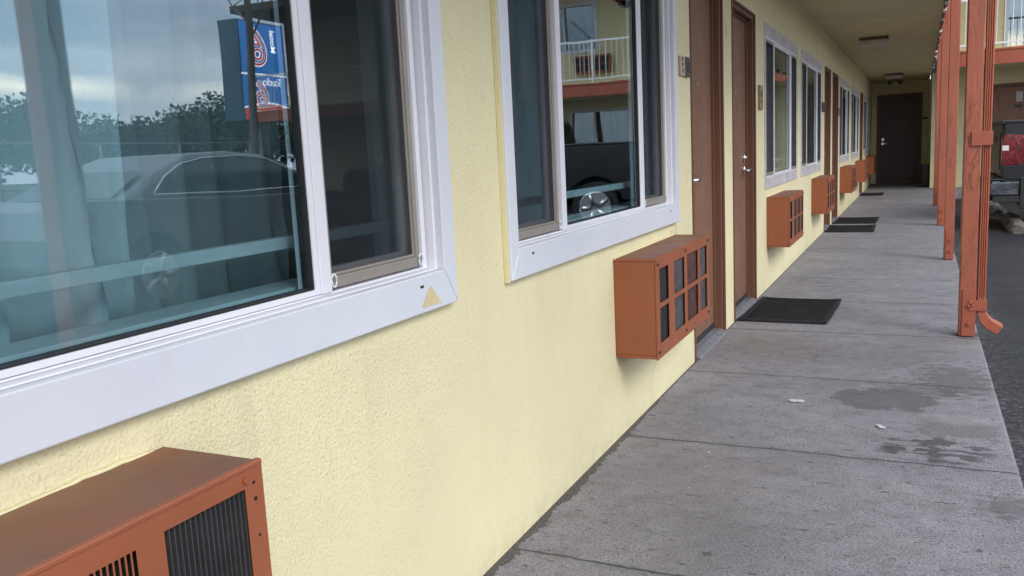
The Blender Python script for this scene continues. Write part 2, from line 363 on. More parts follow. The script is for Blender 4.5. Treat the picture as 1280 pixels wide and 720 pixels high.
# ------------------------------------------------------------------ mesh helpers
class MB:
    """collects shapes and links them as ONE mesh object"""
    def __init__(s): s.bm = bmesh.new()
    def box(s, x0, x1, y0, y1, z0, z1, mi=0):
        vs = [s.bm.verts.new(p) for p in ((x0,y0,z0),(x1,y0,z0),(x1,y1,z0),(x0,y1,z0),(x0,y0,z1),(x1,y0,z1),(x1,y1,z1),(x0,y1,z1))]
        for f in ((0,3,2,1),(4,5,6,7),(0,1,5,4),(1,2,6,5),(2,3,7,6),(3,0,4,7)):
            s.bm.faces.new([vs[i] for i in f]).material_index = mi
        return s
    def prism(s, pts, axis, a, b, mi=0):
        """polygon (u,v) extruded along axis from a to b"""
        def P(u, v, w): return {'x': (w,u,v), 'y': (u,w,v), 'z': (u,v,w)}[axis]
        A = [s.bm.verts.new(P(u,v,a)) for u,v in pts]; B = [s.bm.verts.new(P(u,v,b)) for u,v in pts]
        n = len(pts)
        fs = [s.bm.faces.new(A), s.bm.faces.new(B[::-1])]
        for i in range(n): fs.append(s.bm.faces.new((A[i], B[i], B[(i+1)%n], A[(i+1)%n])))
        for f in fs: f.material_index = mi
        return s
    def tube(s, pts, rad, n=10, mi=0, cap=True):
        pts = [Vector(p) for p in pts]
        if not hasattr(rad, '__len__'): rad = [rad] * len(pts)
        rings = []; up = Vector((0.123, .31, .94)).normalized()
        for i, p in enumerate(pts):
            d = (pts[min(i+1, len(pts)-1)] - pts[max(i-1, 0)]).normalized()
            a = d.cross(up)
            if a.length < .05: a = d.cross(Vector((1, 0, 0)))
            a.normalize(); b = d.cross(a)
            rings.append([s.bm.verts.new(p + (a*math.cos(t)+b*math.sin(t))*rad[i]) for t in (2*math.pi*k/n for k in range(n))])
        for A, B in zip(rings, rings[1:]):
            for k in range(n):
                f = s.bm.faces.new((A[k], A[(k+1)%n], B[(k+1)%n], B[k])); f.smooth = True; f.material_index = mi
        if cap:
            s.bm.faces.new(rings[0][::-1]).material_index = mi; s.bm.faces.new(rings[-1]).material_index = mi
        return s
    def cyl(s, c, axis, r, a, b, n=20, mi=0, r2=None):
        ax = {'x': Vector((1,0,0)), 'y': Vector((0,1,0)), 'z': Vector((0,0,1))}[axis]; c = Vector(c)
        return s.tube([c+ax*a, c+ax*b], [r, r if r2 is None else r2], n, mi)
    def quad(s, pts, mi=0):
        f = s.bm.faces.new([s.bm.verts.new(p) for p in pts]); f.material_index = mi; return s
    def plate(s, ys, zs, holes, x0, x1, mi=0):
        """a slab in the yz plane between x0 (back) and x1 (front), with rectangular holes"""
        ys = sorted(set([round(v,5) for v in ys])); zs = sorted(set([round(v,5) for v in zs]))
        def inh(y, z): return any(h[0] < y < h[1] and h[2] < z < h[3] for h in holes)
        ny, nz = len(ys)-1, len(zs)-1
        solid = [[not inh((ys[i]+ys[i+1])/2, (zs[j]+zs[j+1])/2) for j in range(nz)] for i in range(ny)]
        V = {}
        def v(i, j, k):
            if (i,j,k) not in V: V[(i,j,k)] = s.bm.verts.new(((x0,x1)[k], ys[i], zs[j]))
            return V[(i,j,k)]
        for i in range(ny):
            for j in range(nz):
                if not solid[i][j]: continue
                fs = [s.bm.faces.new((v(i,j,1), v(i+1,j,1), v(i+1,j+1,1), v(i,j+1,1))), s.bm.faces.new((v(i,j,0), v(i,j+1,0), v(i+1,j+1,0), v(i+1,j,0)))]
                if i == 0 or not solid[i-1][j]: fs.append(s.bm.faces.new((v(i,j,0), v(i,j,1), v(i,j+1,1), v(i,j+1,0))))
                if i == ny-1 or not solid[i+1][j]: fs.append(s.bm.faces.new((v(i+1,j,1), v(i+1,j,0), v(i+1,j+1,0), v(i+1,j+1,1))))
                if j == 0 or not solid[i][j-1]: fs.append(s.bm.faces.new((v(i,j,1), v(i,j,0), v(i+1,j,0), v(i+1,j,1))))
                if j == nz-1 or not solid[i][j+1]: fs.append(s.bm.faces.new((v(i,j+1,0), v(i,j+1,1), v(i+1,j+1,1), v(i+1,j+1,0))))
                for f in fs: f.material_index = mi
        return s
    def plate_h(s, holes, y0, y1, z0, z1, x0, x1, mi=0):
        ys = [y0, y1] + [q for h in holes for q in h[:2]]; zs = [z0, z1] + [q for h in holes for q in h[2:]]
        return s.plate(ys, zs, holes, x0, x1, mi)
    def xf(s, mat):
        bmesh.ops.transform(s.bm, matrix=mat, verts=s.bm.verts); return s
    def build(s, name, mats, parent=None, bevel=0.0, seg=2, smooth=False, loc=None):
        me = bpy.data.meshes.new(name)
        bmesh.ops.recalc_face_normals(s.bm, faces=s.bm.faces)
        if smooth:
            for f in s.bm.faces: f.smooth = True
        s.bm.to_mesh(me); s.bm.free()
        o = bpy.data.objects.new(name, me); COL.objects.link(o)
        for m in (mats if isinstance(mats, (list, tuple)) else [mats]): me.materials.append(m)
        if parent: o.parent = parent
        if loc: o.location = loc
        if bevel:
            b = o.modifiers.new('Bevel', 'BEVEL'); b.width = bevel; b.segments = seg; b.limit_method = 'ANGLE'; b.angle_limit = R(40)
            b.harden_normals = False
        return o

def build_each(mb, name, mats, parent=None, bevel=0.0, gap=1e-5):
    """every loose piece of the bmesh becomes an object of its own"""
    bm = mb.bm; seen = set(); res = []
    for v in list(bm.verts):
        if v in seen: continue
        st = [v]; isl = []
        seen.add(v)
        while st:
            q = st.pop(); isl.append(q)
            for e in q.link_edges:
                o = e.other_vert(q)
                if o not in seen: seen.add(o); st.append(o)
        nb = MB(); mp = {q: nb.bm.verts.new(q.co) for q in isl}; fs = {f for q in isl for f in q.link_faces}
        for f in fs:
            nf = nb.bm.faces.new([mp[q] for q in f.verts]); nf.material_index = f.material_index; nf.smooth = f.smooth
        res.append(nb.build(name, mats, parent, bevel))
    bm.free(); return res

def tag(o, label=None, cat=None, group=None, kind=None):
    if label: o['label'] = label
    if cat: o['category'] = cat
    if group: o['group'] = group
    if kind: o['kind'] = kind
    return o
def empty(name, loc=(0,0,0), rz=0.0, parent=None):
    o = bpy.data.objects.new(name, None); COL.objects.link(o); o.location = loc; o.rotation_euler.z = rz
    o.empty_display_size = .1
    if parent: o.parent = parent
    return o
def copy_tree(o, parent=None):
    c = o.copy(); COL.objects.link(c)
    if parent: c.parent = parent
    for ch in list(o.children): copy_tree(ch, c)
    return c
def text_mesh(body, size, offset=0.0, depth=.004, align='CENTER'):
    cu = bpy.data.curves.new('lettering', 'FONT'); cu.body = body; cu.size = size; cu.extrude = depth; cu.offset = offset
    cu.align_x = align; cu.align_y = 'CENTER'; cu.resolution_u = 6
    o = bpy.data.objects.new('lettering', cu); COL.objects.link(o)
    dg = bpy.context.evaluated_depsgraph_get(); me = bpy.data.meshes.new_from_object(o.evaluated_get(dg))
    bpy.data.objects.remove(o); bpy.data.curves.remove(cu)
    return me

# ------------------------------------------------------------------ ground, walkway
WALL_Y0, WALL_Y1 = -5.0, 22.2
LOT = -.12
g = MB().quad([(-200,-200,LOT),(200,-200,LOT),(200,200,LOT),(-200,200,LOT)]).build('parking_lot_ground', M['asphalt']); tag(g, kind='structure')
w = MB(); w.box(-.2, 1.345, WALL_Y0, WALL_Y1, -.3, 0)
tag(w.build('walkway', M['walk'], bevel=.012, seg=3), kind='structure')
w2 = MB(); w2.box(1.36, 14, 18.25, 20.1, -.3, 0)
tag(w2.build('walkway_branch', M['walk'], bevel=.012, seg=3), kind='structure')

# ------------------------------------------------------------------ the motel
motel = empty('motel_building'); tag(motel, 'long cream stucco motel building with white windows and brown doors under an upper walkway', 'building')
WIN_W = 1.85; WZ0, WZ1 = .757, 1.955; TR = .086; TS = .056
windows = [-.06, 2.10, 6.53, 8.68, 13.05, 15.38, 18.8]
doors = [(4.28, 5.06, 'near'), (5.33, 6.14, 'far'), (10.95, 11.68, 'near'), (11.98, 12.80, 'near2'), (17.72, 18.55, 'near')]
DZ = 1.962
holes = [(y+(TS if i < 2 else .03)-.01, y+WIN_W-(TS if i < 2 else .03)+.01, WZ0+TR-.01, WZ1-TR+.01) for i, y in enumerate(windows)] + [(a, b, -.05, DZ) for a, b, _ in doors]
mb = MB(); mb.plate_h(holes, WALL_Y0, WALL_Y1, -.05, 2.36, -.16, 0); mb.build('wall', M['stucco'], motel)
MB().box(-.16, 0, WALL_Y0, WALL_Y1+.2, 2.602, 5.1).build('upper_wall', M['stucco'], motel)
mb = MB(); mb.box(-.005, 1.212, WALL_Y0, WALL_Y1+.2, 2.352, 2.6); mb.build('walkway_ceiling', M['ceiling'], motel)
# fascia board, ragged along its lower edge
mb = MB(); n = 420; xs0, xs1 = 1.2125, 1.2365; prev = None
for i in range(n+1):
    y = WALL_Y0 + (18.1-WALL_Y0)*i/n
    zb = 2.318 + .018*mnoise.noise((y*5.1, 3.3, 0)) + .010*mnoise.noise((y*17, 8.3, 0))
    r = [mb.bm.verts.new(p) for p in ((xs0,y,zb),(xs1,y,zb+.004),(xs1,y,2.63),(xs0,y,2.63))]
    if prev:
        for k in range(4): mb.bm.faces.new((prev[k], prev[(k+1)%4], r[(k+1)%4], r[k]))
    prev = r
mb.build('fascia', M['brown_fascia'], motel)
# flakes of bare wood along the fascia
mb = MB()
for i in range(40):
    y = 5.3 + (i + random.random()*1.6)*.31
    if random.random() < .25: continue
    L = .06+random.random()*.2; z0 = 2.288+random.random()*.03
    mb.box(1.211, 1.2405, y, y+L, z0, z0+.03+random.random()*.05)
for k, o in enumerate(build_each(mb, 'peeling_patch', M['bare_wood'], motel)):
    if k % 2: o.data.materials[0] = M['peel_white']
MB().box(-.3, 1.238, WALL_Y1+.001, WALL_Y1+.15, -.05, 2.351).build('end_wall', M['stucco'], motel)
# roof over the upper walkway
MB().box(-4.5, 1.5, WALL_Y0, WALL_Y1+.3, 5.1, 5.28).build('roof', M['roof'], motel)
# dim rooms behind the windows
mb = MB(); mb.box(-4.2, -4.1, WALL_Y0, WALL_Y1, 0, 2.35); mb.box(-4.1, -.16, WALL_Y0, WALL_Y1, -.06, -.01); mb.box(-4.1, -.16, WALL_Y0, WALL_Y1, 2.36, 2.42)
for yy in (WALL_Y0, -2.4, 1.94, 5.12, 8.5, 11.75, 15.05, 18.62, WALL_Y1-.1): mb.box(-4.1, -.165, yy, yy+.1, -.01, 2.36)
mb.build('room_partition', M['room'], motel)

def make_window(y0, parent, weathered=False, first=False):
    W = WIN_W; H0, H1 = WZ0, WZ1
    tr = M['grey_trim'] if weathered else M['trim']
    ts = .030 if weathered else TS          # width of the side boards
    # casing: four mitred boards
    mb = MB(); x0, x1 = .001, (.008 if weathered else .022)
    def board(a, b, c, d):
        pts = [a, b, c, d]
        A = [mb.bm.verts.new((x0, p[0], p[1])) for p in pts]; B = [mb.bm.verts.new((x1, p[0], p[1])) for p in pts]
        mb.bm.faces.new(A); mb.bm.faces.new(B)
        for i in range(4): mb.bm.faces.new((A[i], A[(i+1)%4], B[(i+1)%4], B[i]))
    e = .0009
    O = [(0,H0),(W,H0),(W,H1),(0,H1)]; I = [(ts,H0+TR),(W-ts,H0+TR),(W-ts,H1-TR),(ts,H1-TR)]
    for i in range(4):
        j = (i+1)%4
        o1, o2, i2, i1 = map(Vector, (O[i], O[j], I[j], I[i])); d = (o2-o1).normalized()*e
        board(o1+d, o2-d, i2-d, i1+d)
    win = mb.build('window', tr, parent, bevel=.003, loc=(0, y0, 0))
    # painted edge on the near side
    MB().box(.0005, x1-.006, -.006, -.0005, H0-.004, H1).build('side_strip', M['cream_smooth'], win, bevel=.0008)
    a, b, c, d = ts, W-ts, H0+TR, H1-TR
    mL, mR = (.44, W-.44) if weathered else (.478, W-(.462 if first else .478))
    sf = .016 if weathered else .0365       # side of the fixed frame
    f = .030 if weathered else 0.0          # the far windows sit nearly flush with the wall
    mb = MB()
    if weathered:
        mb.plate_h([(a+sf-.0005, b-sf+.0005, c+.010, d-.024)], a, b, c, d, -.06, .005)
    else:
        mb.plate_h([(a+.012, b-.012, c+.004, d-.016)], a, b, c, d, -.07, .004)
        mb.plate_h([(a+.036, b-.036, c+.009, d-.024)], a+.019, b-.019, c+.0045, d-.0165, -.068, -.014)
    for m in (mL, mR): mb.box(-.058, -.008+f*.5, m-.016, m+.016, c+.0102, d-.0242)
    mb.plate_h([(mL+.030, mR-.030, c+.021, d-.040)], mL+.0162, mR-.0162, c+.0103, d-.0243, -.055, -.011+f*.5)
    mb.build('window_frame', M['vinyl'], win, bevel=.0015)
    mb = MB(); mb.plate_h([(mL+.034, mR-.034, c+.024, d-.044)], mL+.0303, mR-.0303, c+.0213, d-.0403, -.040, -.015+f*.3)
    if not weathered: mb.plate_h([(a+.0188, b-.0188, c+.0043, d-.0163)], a+.0122, b-.0122, c+.0041, d-.0161, -.060, -.034)
    mb.build('gasket', M['dark_rubber'], win)
    mb = MB(); mb.box(-.027+f*.5, -.023+f*.5, mL+.031, mR-.031, c+.022, d-.041); mb.build('pane', M['glass'], win)
    for (p, q) in ((a+sf, mL-.0165), (mR+.0165, b-sf)):
        # sliding sash and the screen before it
        s = MB(); s.plate_h([(p+.03, q-.03, c+.05, d-.06)], p, q, c+.0105, d-.0245, -.066, -.045); so = s.build('sash', M['vinyl'], win, bevel=.002)
        s = MB(); s.box(-.058, -.054, p+.028, q-.028, c+.048, d-.058); s.build('pane', M['glass'], win)
        s = MB(); s.plate_h([(p+.018, q-.018, c+.036, d-.042)], p+.004, q-.004, c+.013, d-.026, -.034+f, -.020+f*.85)
        s.plate_h([(p+.024, q-.024, c+.043, d-.048)], p+.0183, q-.0183, c+.0363, d-.0423, -.032+f, -.024+f*.85)
        fr = s.build('screen_frame', M['screen_frame'], win, bevel=.0015)
        s = MB(); s.box(-.0285+f, -.0280+f, p+.02, q-.02, c+.0365, d-.0425); s.build('insect_screen', M['screen'], win)
        if not weathered:   # little pull rings at the foot of the screen
            s = MB()
            for yy in (p+.012, q-.012):
                s.tube([(-.012, yy+.008*math.cos(t), c+.030+.013*math.sin(t)) for t in (k*math.pi/5 for k in range(11))], .0022, 6)
            build_each(s, 'pull_ring', M['vinyl'], win)
    # bar across the inside of the opening, with one upright
    s = MB(); s.box(-.115, -.092, a-.02, b+.02, .940, .964); s.box(-.1145, -.0925, b-.085, b-.052, c+.025, .9398); s.box(-.1145, -.0925, b-.085, b-.052, .9642, d)
    s.box(-.16, -.0715, a-.01, b+.01, c-.01, c+.024)
    s.build('inner_bar', M['bar'], win, bevel=.002)
    if not weathered:   # weep holes
        s = MB()
        for yy in (.14, W-.17): s.box(.0215, .0228, yy, yy+.014, H0+.058, H0+.064)
        build_each(s, 'weep_hole', M['black_plastic'], win)
    if first:
        s = MB()
        pts = [(W-.17, H0+.014), (W-.082, H0+.011), (W-.122, H0+.055), (W-.130, H0+.056)]
        s.bm.faces.new([s.bm.verts.new((.0232, *p)) for p in pts]); s.build('paint_patch', M['tape'], win)
    return win
for i, y in enumerate(windows): make_window(y, motel, i >= 2, i == 0)

def make_door(a, b, side, parent):
    W = b - a; J = .045
    mb = MB()
    for (p, q) in ((0.001, J), (W-J, W-.001)): mb.box(-.15, -.006, p, q, .001, DZ-.001)
    mb.box(-.15, -.006, J+.0005, W-J-.0005, DZ-J, DZ-.001)
    # stop and outer bead
    for (p, q) in ((J, J+.014), (W-J-.014, W-J)): mb.box(-.14, -.040, p, q, .03, DZ-J-.001)
    mb.box(-.14, -.040, J+.0145, W-J-.0145, DZ-J-.014, DZ-J-.0005)
    for (p, q) in ((.004, .018), (W-.018, W-.004)): mb.box(-.0058, .008, p, q, .001, DZ-.004)
    mb.box(-.0058, .008, .0185, W-.0185, DZ-.018, DZ-.004)
    fr = mb.build('door', M['jamb'], parent, bevel=.003, loc=(0, a, 0))
    leaf = MB().box(-.098, -.056, J+.003, W-J-.003, .028, DZ-J-.003).build('door_leaf', M['door'], fr, bevel=.003)
    MB().box(-.0555, -.050, J+.004, W-J-.004, .030, .062).build('kick_strip', M['black_plastic'], fr)
    mb = MB(); mb.prism([(-.15, .001), (.022, .001), (.018, .012), (-.02, .026), (-.15, .027)], 'y', J+.0005, W-J-.0005)
    mb.box(-.10, -.048, J+.0007, W-J-.0007, .0275, .031); mb.build('threshold', M['sill_metal'], fr, bevel=.001)
    yh = W-J-.085 if side == 'far' else J+.085
    sg = -1 if side == 'far' else 1
    mb = MB(); mb.cyl((0, yh, .925), 'x', .030, -.056, -.046); mb.cyl((0, yh, .925), 'x', .012, -.046, -.006)
    mb.tube([(-.010, yh, .925), (-.008, yh+sg*.03, .927), (-.010, yh+sg*.075, .922), (-.014, yh+sg*.105, .918)], [.011, .010, .009, .008], 10)
    mb.build('handle', M['chrome'], fr, smooth=True)
    mb = MB(); mb.cyl((0, yh, 1.005), 'x', .030, -.056, -.044); mb.cyl((0, yh, 1.005), 'x', .013, -.044, -.034, 14); mb.build('deadbolt', M['chrome'], fr)
    mb = MB(); mb.cyl((0, W/2, 1.43), 'x', .009, -.056, -.051, 14); mb.build('peephole', M['brass'], fr)
    ho = J if side == 'far' else W-J
    for zz in (.25, 1.0, 1.74):
        mb = MB(); mb.cyl((-.052, ho+(.002 if side=='far' else -.002), 0), 'z', .007, zz, zz+.09, 10); mb.build('hinge', M['jamb'], fr)
    return fr
for i, (a, b, s) in enumerate(doors):
    d = make_door(a, b, s, motel)
    if i == 0:
        mb = MB(); mb.box(-.054, -.02, .33, .56, 1.885, 1.925); mb.tube([(-.03, .40, 1.918), (-.012, .55, 1.93), (-.03, .72, 1.935)], .008, 8); mb.build('door_closer', M['sill_metal'], d, bevel=.003)
# the dark door closing the corridor
mb = MB(); J = .05
mb.box(.12, .17, 22.13, 22.199, 0, 2.06); mb.box(1.02, 1.07, 22.13, 22.199, 0, 2.06); mb.box(.1705, 1.0195, 22.13, 22.199, 2.01, 2.06)
ed = mb.build('end_door', M['jamb'], motel, bevel=.004); ed['label'] = 'dark brown door closing the far end of the corridor'
MB().box(.172, 1.018, 22.145, 22.19, .012, 2.007).build('door_leaf', M['dark_door'], ed, bevel=.003)
mb = MB(); mb.cyl((.25, 0, .94), 'y', .032, 22.09, 22.145); mb.tube([(.25, 22.10, .94), (.36, 22.10, .935)], .012, 8); mb.cyl((.25, 0, 1.04), 'y', .030, 22.115, 22.145); mb.build('handle', M['chrome'], ed, smooth=False)
MB().box(1.075, 1.19, 22.12, 22.198, 1.46, 1.50).build('wall_bracket', M['black_plastic'], motel, bevel=.004)

# posts with bolted feet
def make_post(yf):
    x0, x1 = 1.2395, 1.319; d = .1
    mb = MB(); mb.box(x0, x1, 0, d, .004, 5.1)
    bmesh.ops.subdivide_edges(mb.bm, edges=[e for e in mb.bm.edges if abs(e.verts[0].co.z-e.verts[1].co.z) > 1], cuts=40)
    p = mb.build('support_post', M['post'], motel, bevel=.006, seg=3, loc=(0, yf, 0))
    mb = MB(); mb.box(1.254, 1.3195, -.007, -.0005, .006, .265); mb.build('foot_bracket', M['spout'], p, bevel=.002)
    for zz in (.075, .175):
        mb = MB(); mb.cyl((1.288, 0, zz), 'y', .015, -.012, -.0075, 6); mb.cyl((1.288, 0, zz), 'y', .008, -.020, -.0125, 10); mb.build('bolt', M['spout'], p, bevel=.001)
    return p
for y in (-1.55, 1.735, 5.17, 8.40, 11.62, 14.85): make_post(y)

# rain spout strapped to the post in front
sx0, sx1, sy0, sy1 = 1.326, 1.366, 5.175, 5.245
prof = []
def spout_profile(x0, x1, y0, y1):
    pr = []
    k = 4
    for i in range(k):   # front face, ribbed
        u0 = x0 + (x1-x0)*i/k; u1 = x0 + (x1-x0)*(i+1)/k; m = (u1-u0)*.22
        pr += [(u0+m, y0), (u1-m, y0), (u1-m*.3, y0+.007), (u1+m*.3, y0+.007)] if i < k-1 else [(u0+m, y0), (u1-.004, y0), (u1, y0+.004)]
    for i in range(k):
        u0 = y0+.006 + (y1-y0-.006)*i/k; u1 = y0+.006 + (y1-y0-.006)*(i+1)/k; m = (u1-u0)*.22
        pr += [(x1, u0+m), (x1, u1-m), (x1-.006, u1-m*.3), (x1-.006, u1+m*.3)] if i < k-1 else [(x1, u0+m), (x1, u1-.004)]
    pr += [(x1-.004, y1), (x0+.004, y1), (x0, y1-.004), (x0, y0+.004)]
    return pr
mb = MB(); mb.prism(spout_profile(sx0, sx1, sy0, sy1), 'z', .19, 2.30)
# elbow kicking out over the lot
cx, cy = (sx0+sx1)/2, (sy0+sy1)/2; hw, hd = (sx1-sx0)/2, (sy1-sy0)/2
prev = None; path = [(cx, .215, 0, 1.03), (cx, .168, 4, 1.05), (cx+.004, .132, 18, 1.2), (cx+.018, .098, 38, 1.35), (cx+.042, .072, 54, 1.4), (cx+.075, .052, 60, 1.42), (cx+.092, .043, 60, 1.42)]
for (px, pz, ang, f) in path:
    c, s_ = math.cos(R(ang)), math.sin(R(ang))
    ring = [mb.bm.verts.new((px+u*hw*f*c, cy+v*hd*f, pz+u*hw*f*s_)) for u, v in ((-1,-.85),(-.85,-1),(.85,-1),(1,-.85),(1,.85),(.85,1),(-.85,1),(-1,.85))]
    if prev:
        for k in range(8): mb.bm.faces.new((prev[k], prev[(k+1)%8], ring[(k+1)%8], ring[k]))
    prev = ring
dp = mb.build('downspout', M['spout'], motel, bevel=.0015)
so = dp.modifiers.new('Solid', 'SOLIDIFY'); so.thickness = .0022; so.offset = -1
for (za, zb, xa) in ((1.03, 1.105, 1.272), (.148, .205, 1.285)):
    mb = MB(); mb.box(xa, sx1+.006, 5.158, 5.1685, za, zb); mb.box(sx1+.0015, sx1+.006, 5.169, 5.25, za, zb); mb.build('strap', M['spout'], dp, bevel=.002)
# upper gallery railing
mb = MB(); y0, y1 = WALL_Y0, 18.0
mb.box(1.268, 1.300, y0, y1, 3.56, 3.60); mb.box(1.270, 1.296, y0, y1, 2.735, 2.765)
k = 0; y = y0+.05
while y < y1:
    mb.box(1.276, 1.290, y, y+.014, 2.765, 3.56); y += .125
for y in [1.0+1.6*i for i in range(11)]:
    mb.box(1.262, 1.306, y-.022, y+.022, 2.632, 3.62); mb.box(1.237, 1.262, y-.05, y+.05, 2.42, 2.66)
mb.build('gallery_railing', M['peel_white'], motel)

# ------------------------------------------------------------------ curtains
def curtain(y0, y1, x, z0, z1, mat, label, amp=.035, wave=.19, seed=0, group=None):
    mb = MB(); n = int((y1-y0)/.012); m = 14; rows = []
    for j in range(m+1):
        t = j/m; z = z0+(z1-z0)*t; row = []
        for i in range(n+1):
            y = y0+(y1-y0)*i/n
            ph = 2*math.pi*(y/wave + .55*mnoise.noise((y*2.2, seed, t*.5)))
            fr_ = (ph/(2*math.pi)) % 1.0; w = (2*fr_/.80-1) if fr_ < .80 else 1-2*(fr_-.80)/.20
            xx = x + amp*(1+.25*(1-t))*w + .03*mnoise.noise((y*1.4, seed+5, t*1.2)) + (.012*mnoise.noise((y*9, t*14, seed)) if t < .25 else 0)
            row.append(mb.bm.verts.new((xx, y+.01*mnoise.noise((y*3, t*2, seed)), z)))
        rows.append(row)
    for a, b in zip(rows, rows[1:]):
        for i in range(n): mb.bm.faces.new((a[i], a[i+1], b[i+1], b[i])).smooth = True
    o = mb.build('curtain', mat); s = o.modifiers.new('Solid', 'SOLIDIFY'); s.thickness = .003
    tag(o, label, 'curtain', 'curtains drawn behind the motel windows'); return o
curtain(-.15, 1.07, -.24, .70, 2.05, M['curtain'], 'pale folded curtain drawn behind the big window closest to the camera', .055, .205, 1)
curtain(.95, 1.48, -.50, .70, 2.05, M['curtain'], 'shaded inner curtain hanging farther back in the closest window, behind the mirrored blue sign', .05, .17, 8)
curtain(1.56, 2.1, -.62, .70, 2.05, M['curtain'], 'dim pale curtain behind the right-hand insect screen of the closest window', .05, .21, 2)
curtain(2.62, 3.30, -.36, .70, 2.05, M['curtain'], 'pale curtain half drawn behind the second window from the camera', .04, .15, 3)
curtain(6.9, 8.2, -.24, .70, 2.05, M['curtain_tan'], 'tan curtain drawn behind the window just past the second brown door', .03, .17, 4)
curtain(9.3, 10.3, -.28, .70, 2.05, M['curtain_tan'], 'tan curtain behind the window before the pair of far brown doors', .03, .17, 5)

# ------------------------------------------------------------------ wall air conditioners
def make_grille_ac():
    L, D_, z0, z1 = .875, .160, .322, .700
    root = empty('air_conditioner')
    mb = MB(); t = .012
    mb.box(.001, D_, 0, L, z1-t, z1); mb.box(.001, D_, 0, L, z0, z0+t); mb.box(.001, D_, 0, t, z0+t, z1-t); mb.box(.001, D_, L-t, L, z0+t, z1-t)
    mb.build('cabinet', M['ac_body'], root, bevel=.003, loc=(0,0,0))
    ys = ((.046, .178), (.258, .428), (.468, .666), (.700, .842)); zs = ((.374, .508), (.526, .656))
    hs = [(a, b, c, d) for a, b in ys for c, d in zs]
    mb = MB(); mb.plate_h(hs, -.002, L+.002, z0-.003, z1+.001, D_, D_+.004); mb.build('front_panel', M['ac_metal'], root, bevel=.001)
    # filter mesh behind the openings
    mats = [M['filter_dark'], M['filter_slate'], M['filter_maroon'], M['filter_grey']]
    mb = MB()
    for k, (a, b) in enumerate(ys): mb.box(D_-.016, D_-.007, a-.02, b+.018, z0+t+.001, z1-t-.001)
    [f.data.materials.__setitem__(0, mats[k]) for k, f in enumerate(build_each(mb, 'filter_mesh', M['filter_dark'], root))]
    mb = MB()
    for (y, z) in ((.022, .676), (.022, .345), (L/2, .680), (L/2, .345), (L-.02, .676), (L-.02, .345)): mb.cyl((0, y, z), 'x', .006, D_+.004, D_+.008, 8)
    build_each(mb, 'screw', M['black_plastic'], root)
    # wavy bead of paint where the cabinet meets the stucco
    mb = MB(); mb.tube([(.004+.006*abs(mnoise.noise((y*.9, 1.3, 0))), y*.02, z1-.001+.007*abs(mnoise.noise((y*.35, 4.1, 0)))) for y in range(0, int(L/.02)+1)], .0045, 6)
    mb.build('paint_bead', M['cream_smooth'], root)
    return root
ac_y = [3.023, 6.617, 9.60, 13.22, 16.5, 19.9]
ac_l = ['orange-brown air conditioner box below the second window, beside the nearer brown door',
        'orange-brown air conditioner box below the first grey-trimmed window past the two brown doors',
        'orange-brown air conditioner box just before the dark pair of door mats',
        'orange-brown air conditioner box just past the dark pair of door mats',
        'distant orange-brown air conditioner box, second from the corridor end',
        'farthest orange-brown air conditioner box, closest to the dark end door']
proto = make_grille_ac()
for i, y in enumerate(ac_y):
    o = proto if i == 0 else copy_tree(proto)
    o.location = (0, y, 0 if i == 0 else random.uniform(-.004, .004)); tag(o, ac_l[i], 'air conditioner', 'grille-fronted air conditioners along the wall')
# the nearest one has slots and fins
root = empty('air_conditioner', (0, .03, 0)); tag(root, 'orange-brown air conditioner with black vertical slots below the nearest window', 'air conditioner')
L, D_, z0, z1 = .862, .183, .30, .692; t = .012
mb = MB(); mb.box(.001, D_, 0, L, z1-t, z1); mb.box(.001, D_, 0, L, z0, z0+t); mb.box(.001, D_, 0, t, z0+t, z1-t); mb.box(.001, D_, L-t, L, z0+t, z1-t)
mb.build('cabinet', M['ac_body'], root, bevel=.004)
B = (.684, .827, .36, .660)
hs = [B]; y = .641
while y > .22: hs.append((y-.0060, y, .37, .656)); y -= .0085
hs.append((.05, .193, .36, .660))
mb = MB(); mb.plate_h(hs, -.001, L+.001, z0-.003, z1-.0066, D_+.0042, D_+.006); mb.build('front_panel', M['ac_metal'], root, bevel=.0004, seg=1)
mb = MB(); mb.prism([(D_-.003, z1-.0065), (D_+.0072, z1-.0065), (D_+.0072, z1-.001), (D_+.006, z1+.0015), (D_-.003, z1+.0015)], 'y', -.001, L+.001); mb.build('top_lip', M['ac_metal'], root, bevel=.0015)
for (a, b) in ((.686, .826), (.052, .192)):
    mb = MB(); y = a+.003
    while y < b-.003:
        mb.prism([(D_-.020, y), (D_+.003, y+.0035), (D_+.003, y+.0060), (D_-.020, y+.0025)], 'z', .361, .659); y += .0088
    mb.build('louvre', M['fin'], root)
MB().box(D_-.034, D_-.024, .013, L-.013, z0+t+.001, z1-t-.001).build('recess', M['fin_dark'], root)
mb = MB()
for (y, z, r) in ((L-.018, .664, .0025), (L-.017, .640, .0032), (L-.016, .585, .0022), (L-.016, .46, .0022)): mb.cyl((0, y, z), 'x', r, D_+.006, D_+.0068, 8)
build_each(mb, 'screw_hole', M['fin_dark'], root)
mb = MB(); mb.cyl((0, L-.034, .672), 'x', .0045, D_+.006, D_+.010, 10); mb.build('screw', M['ac_metal'], root)
mb = MB(); mb.tube([(.003+.005*abs(mnoise.noise((k*.5, 2.3, 0))), k*.02, z1-.001+.006*abs(mnoise.noise((k*.4, 9.1, 0)))) for k in range(0, 43)], .004, 6); mb.build('paint_bead', M['cream_smooth'], root)

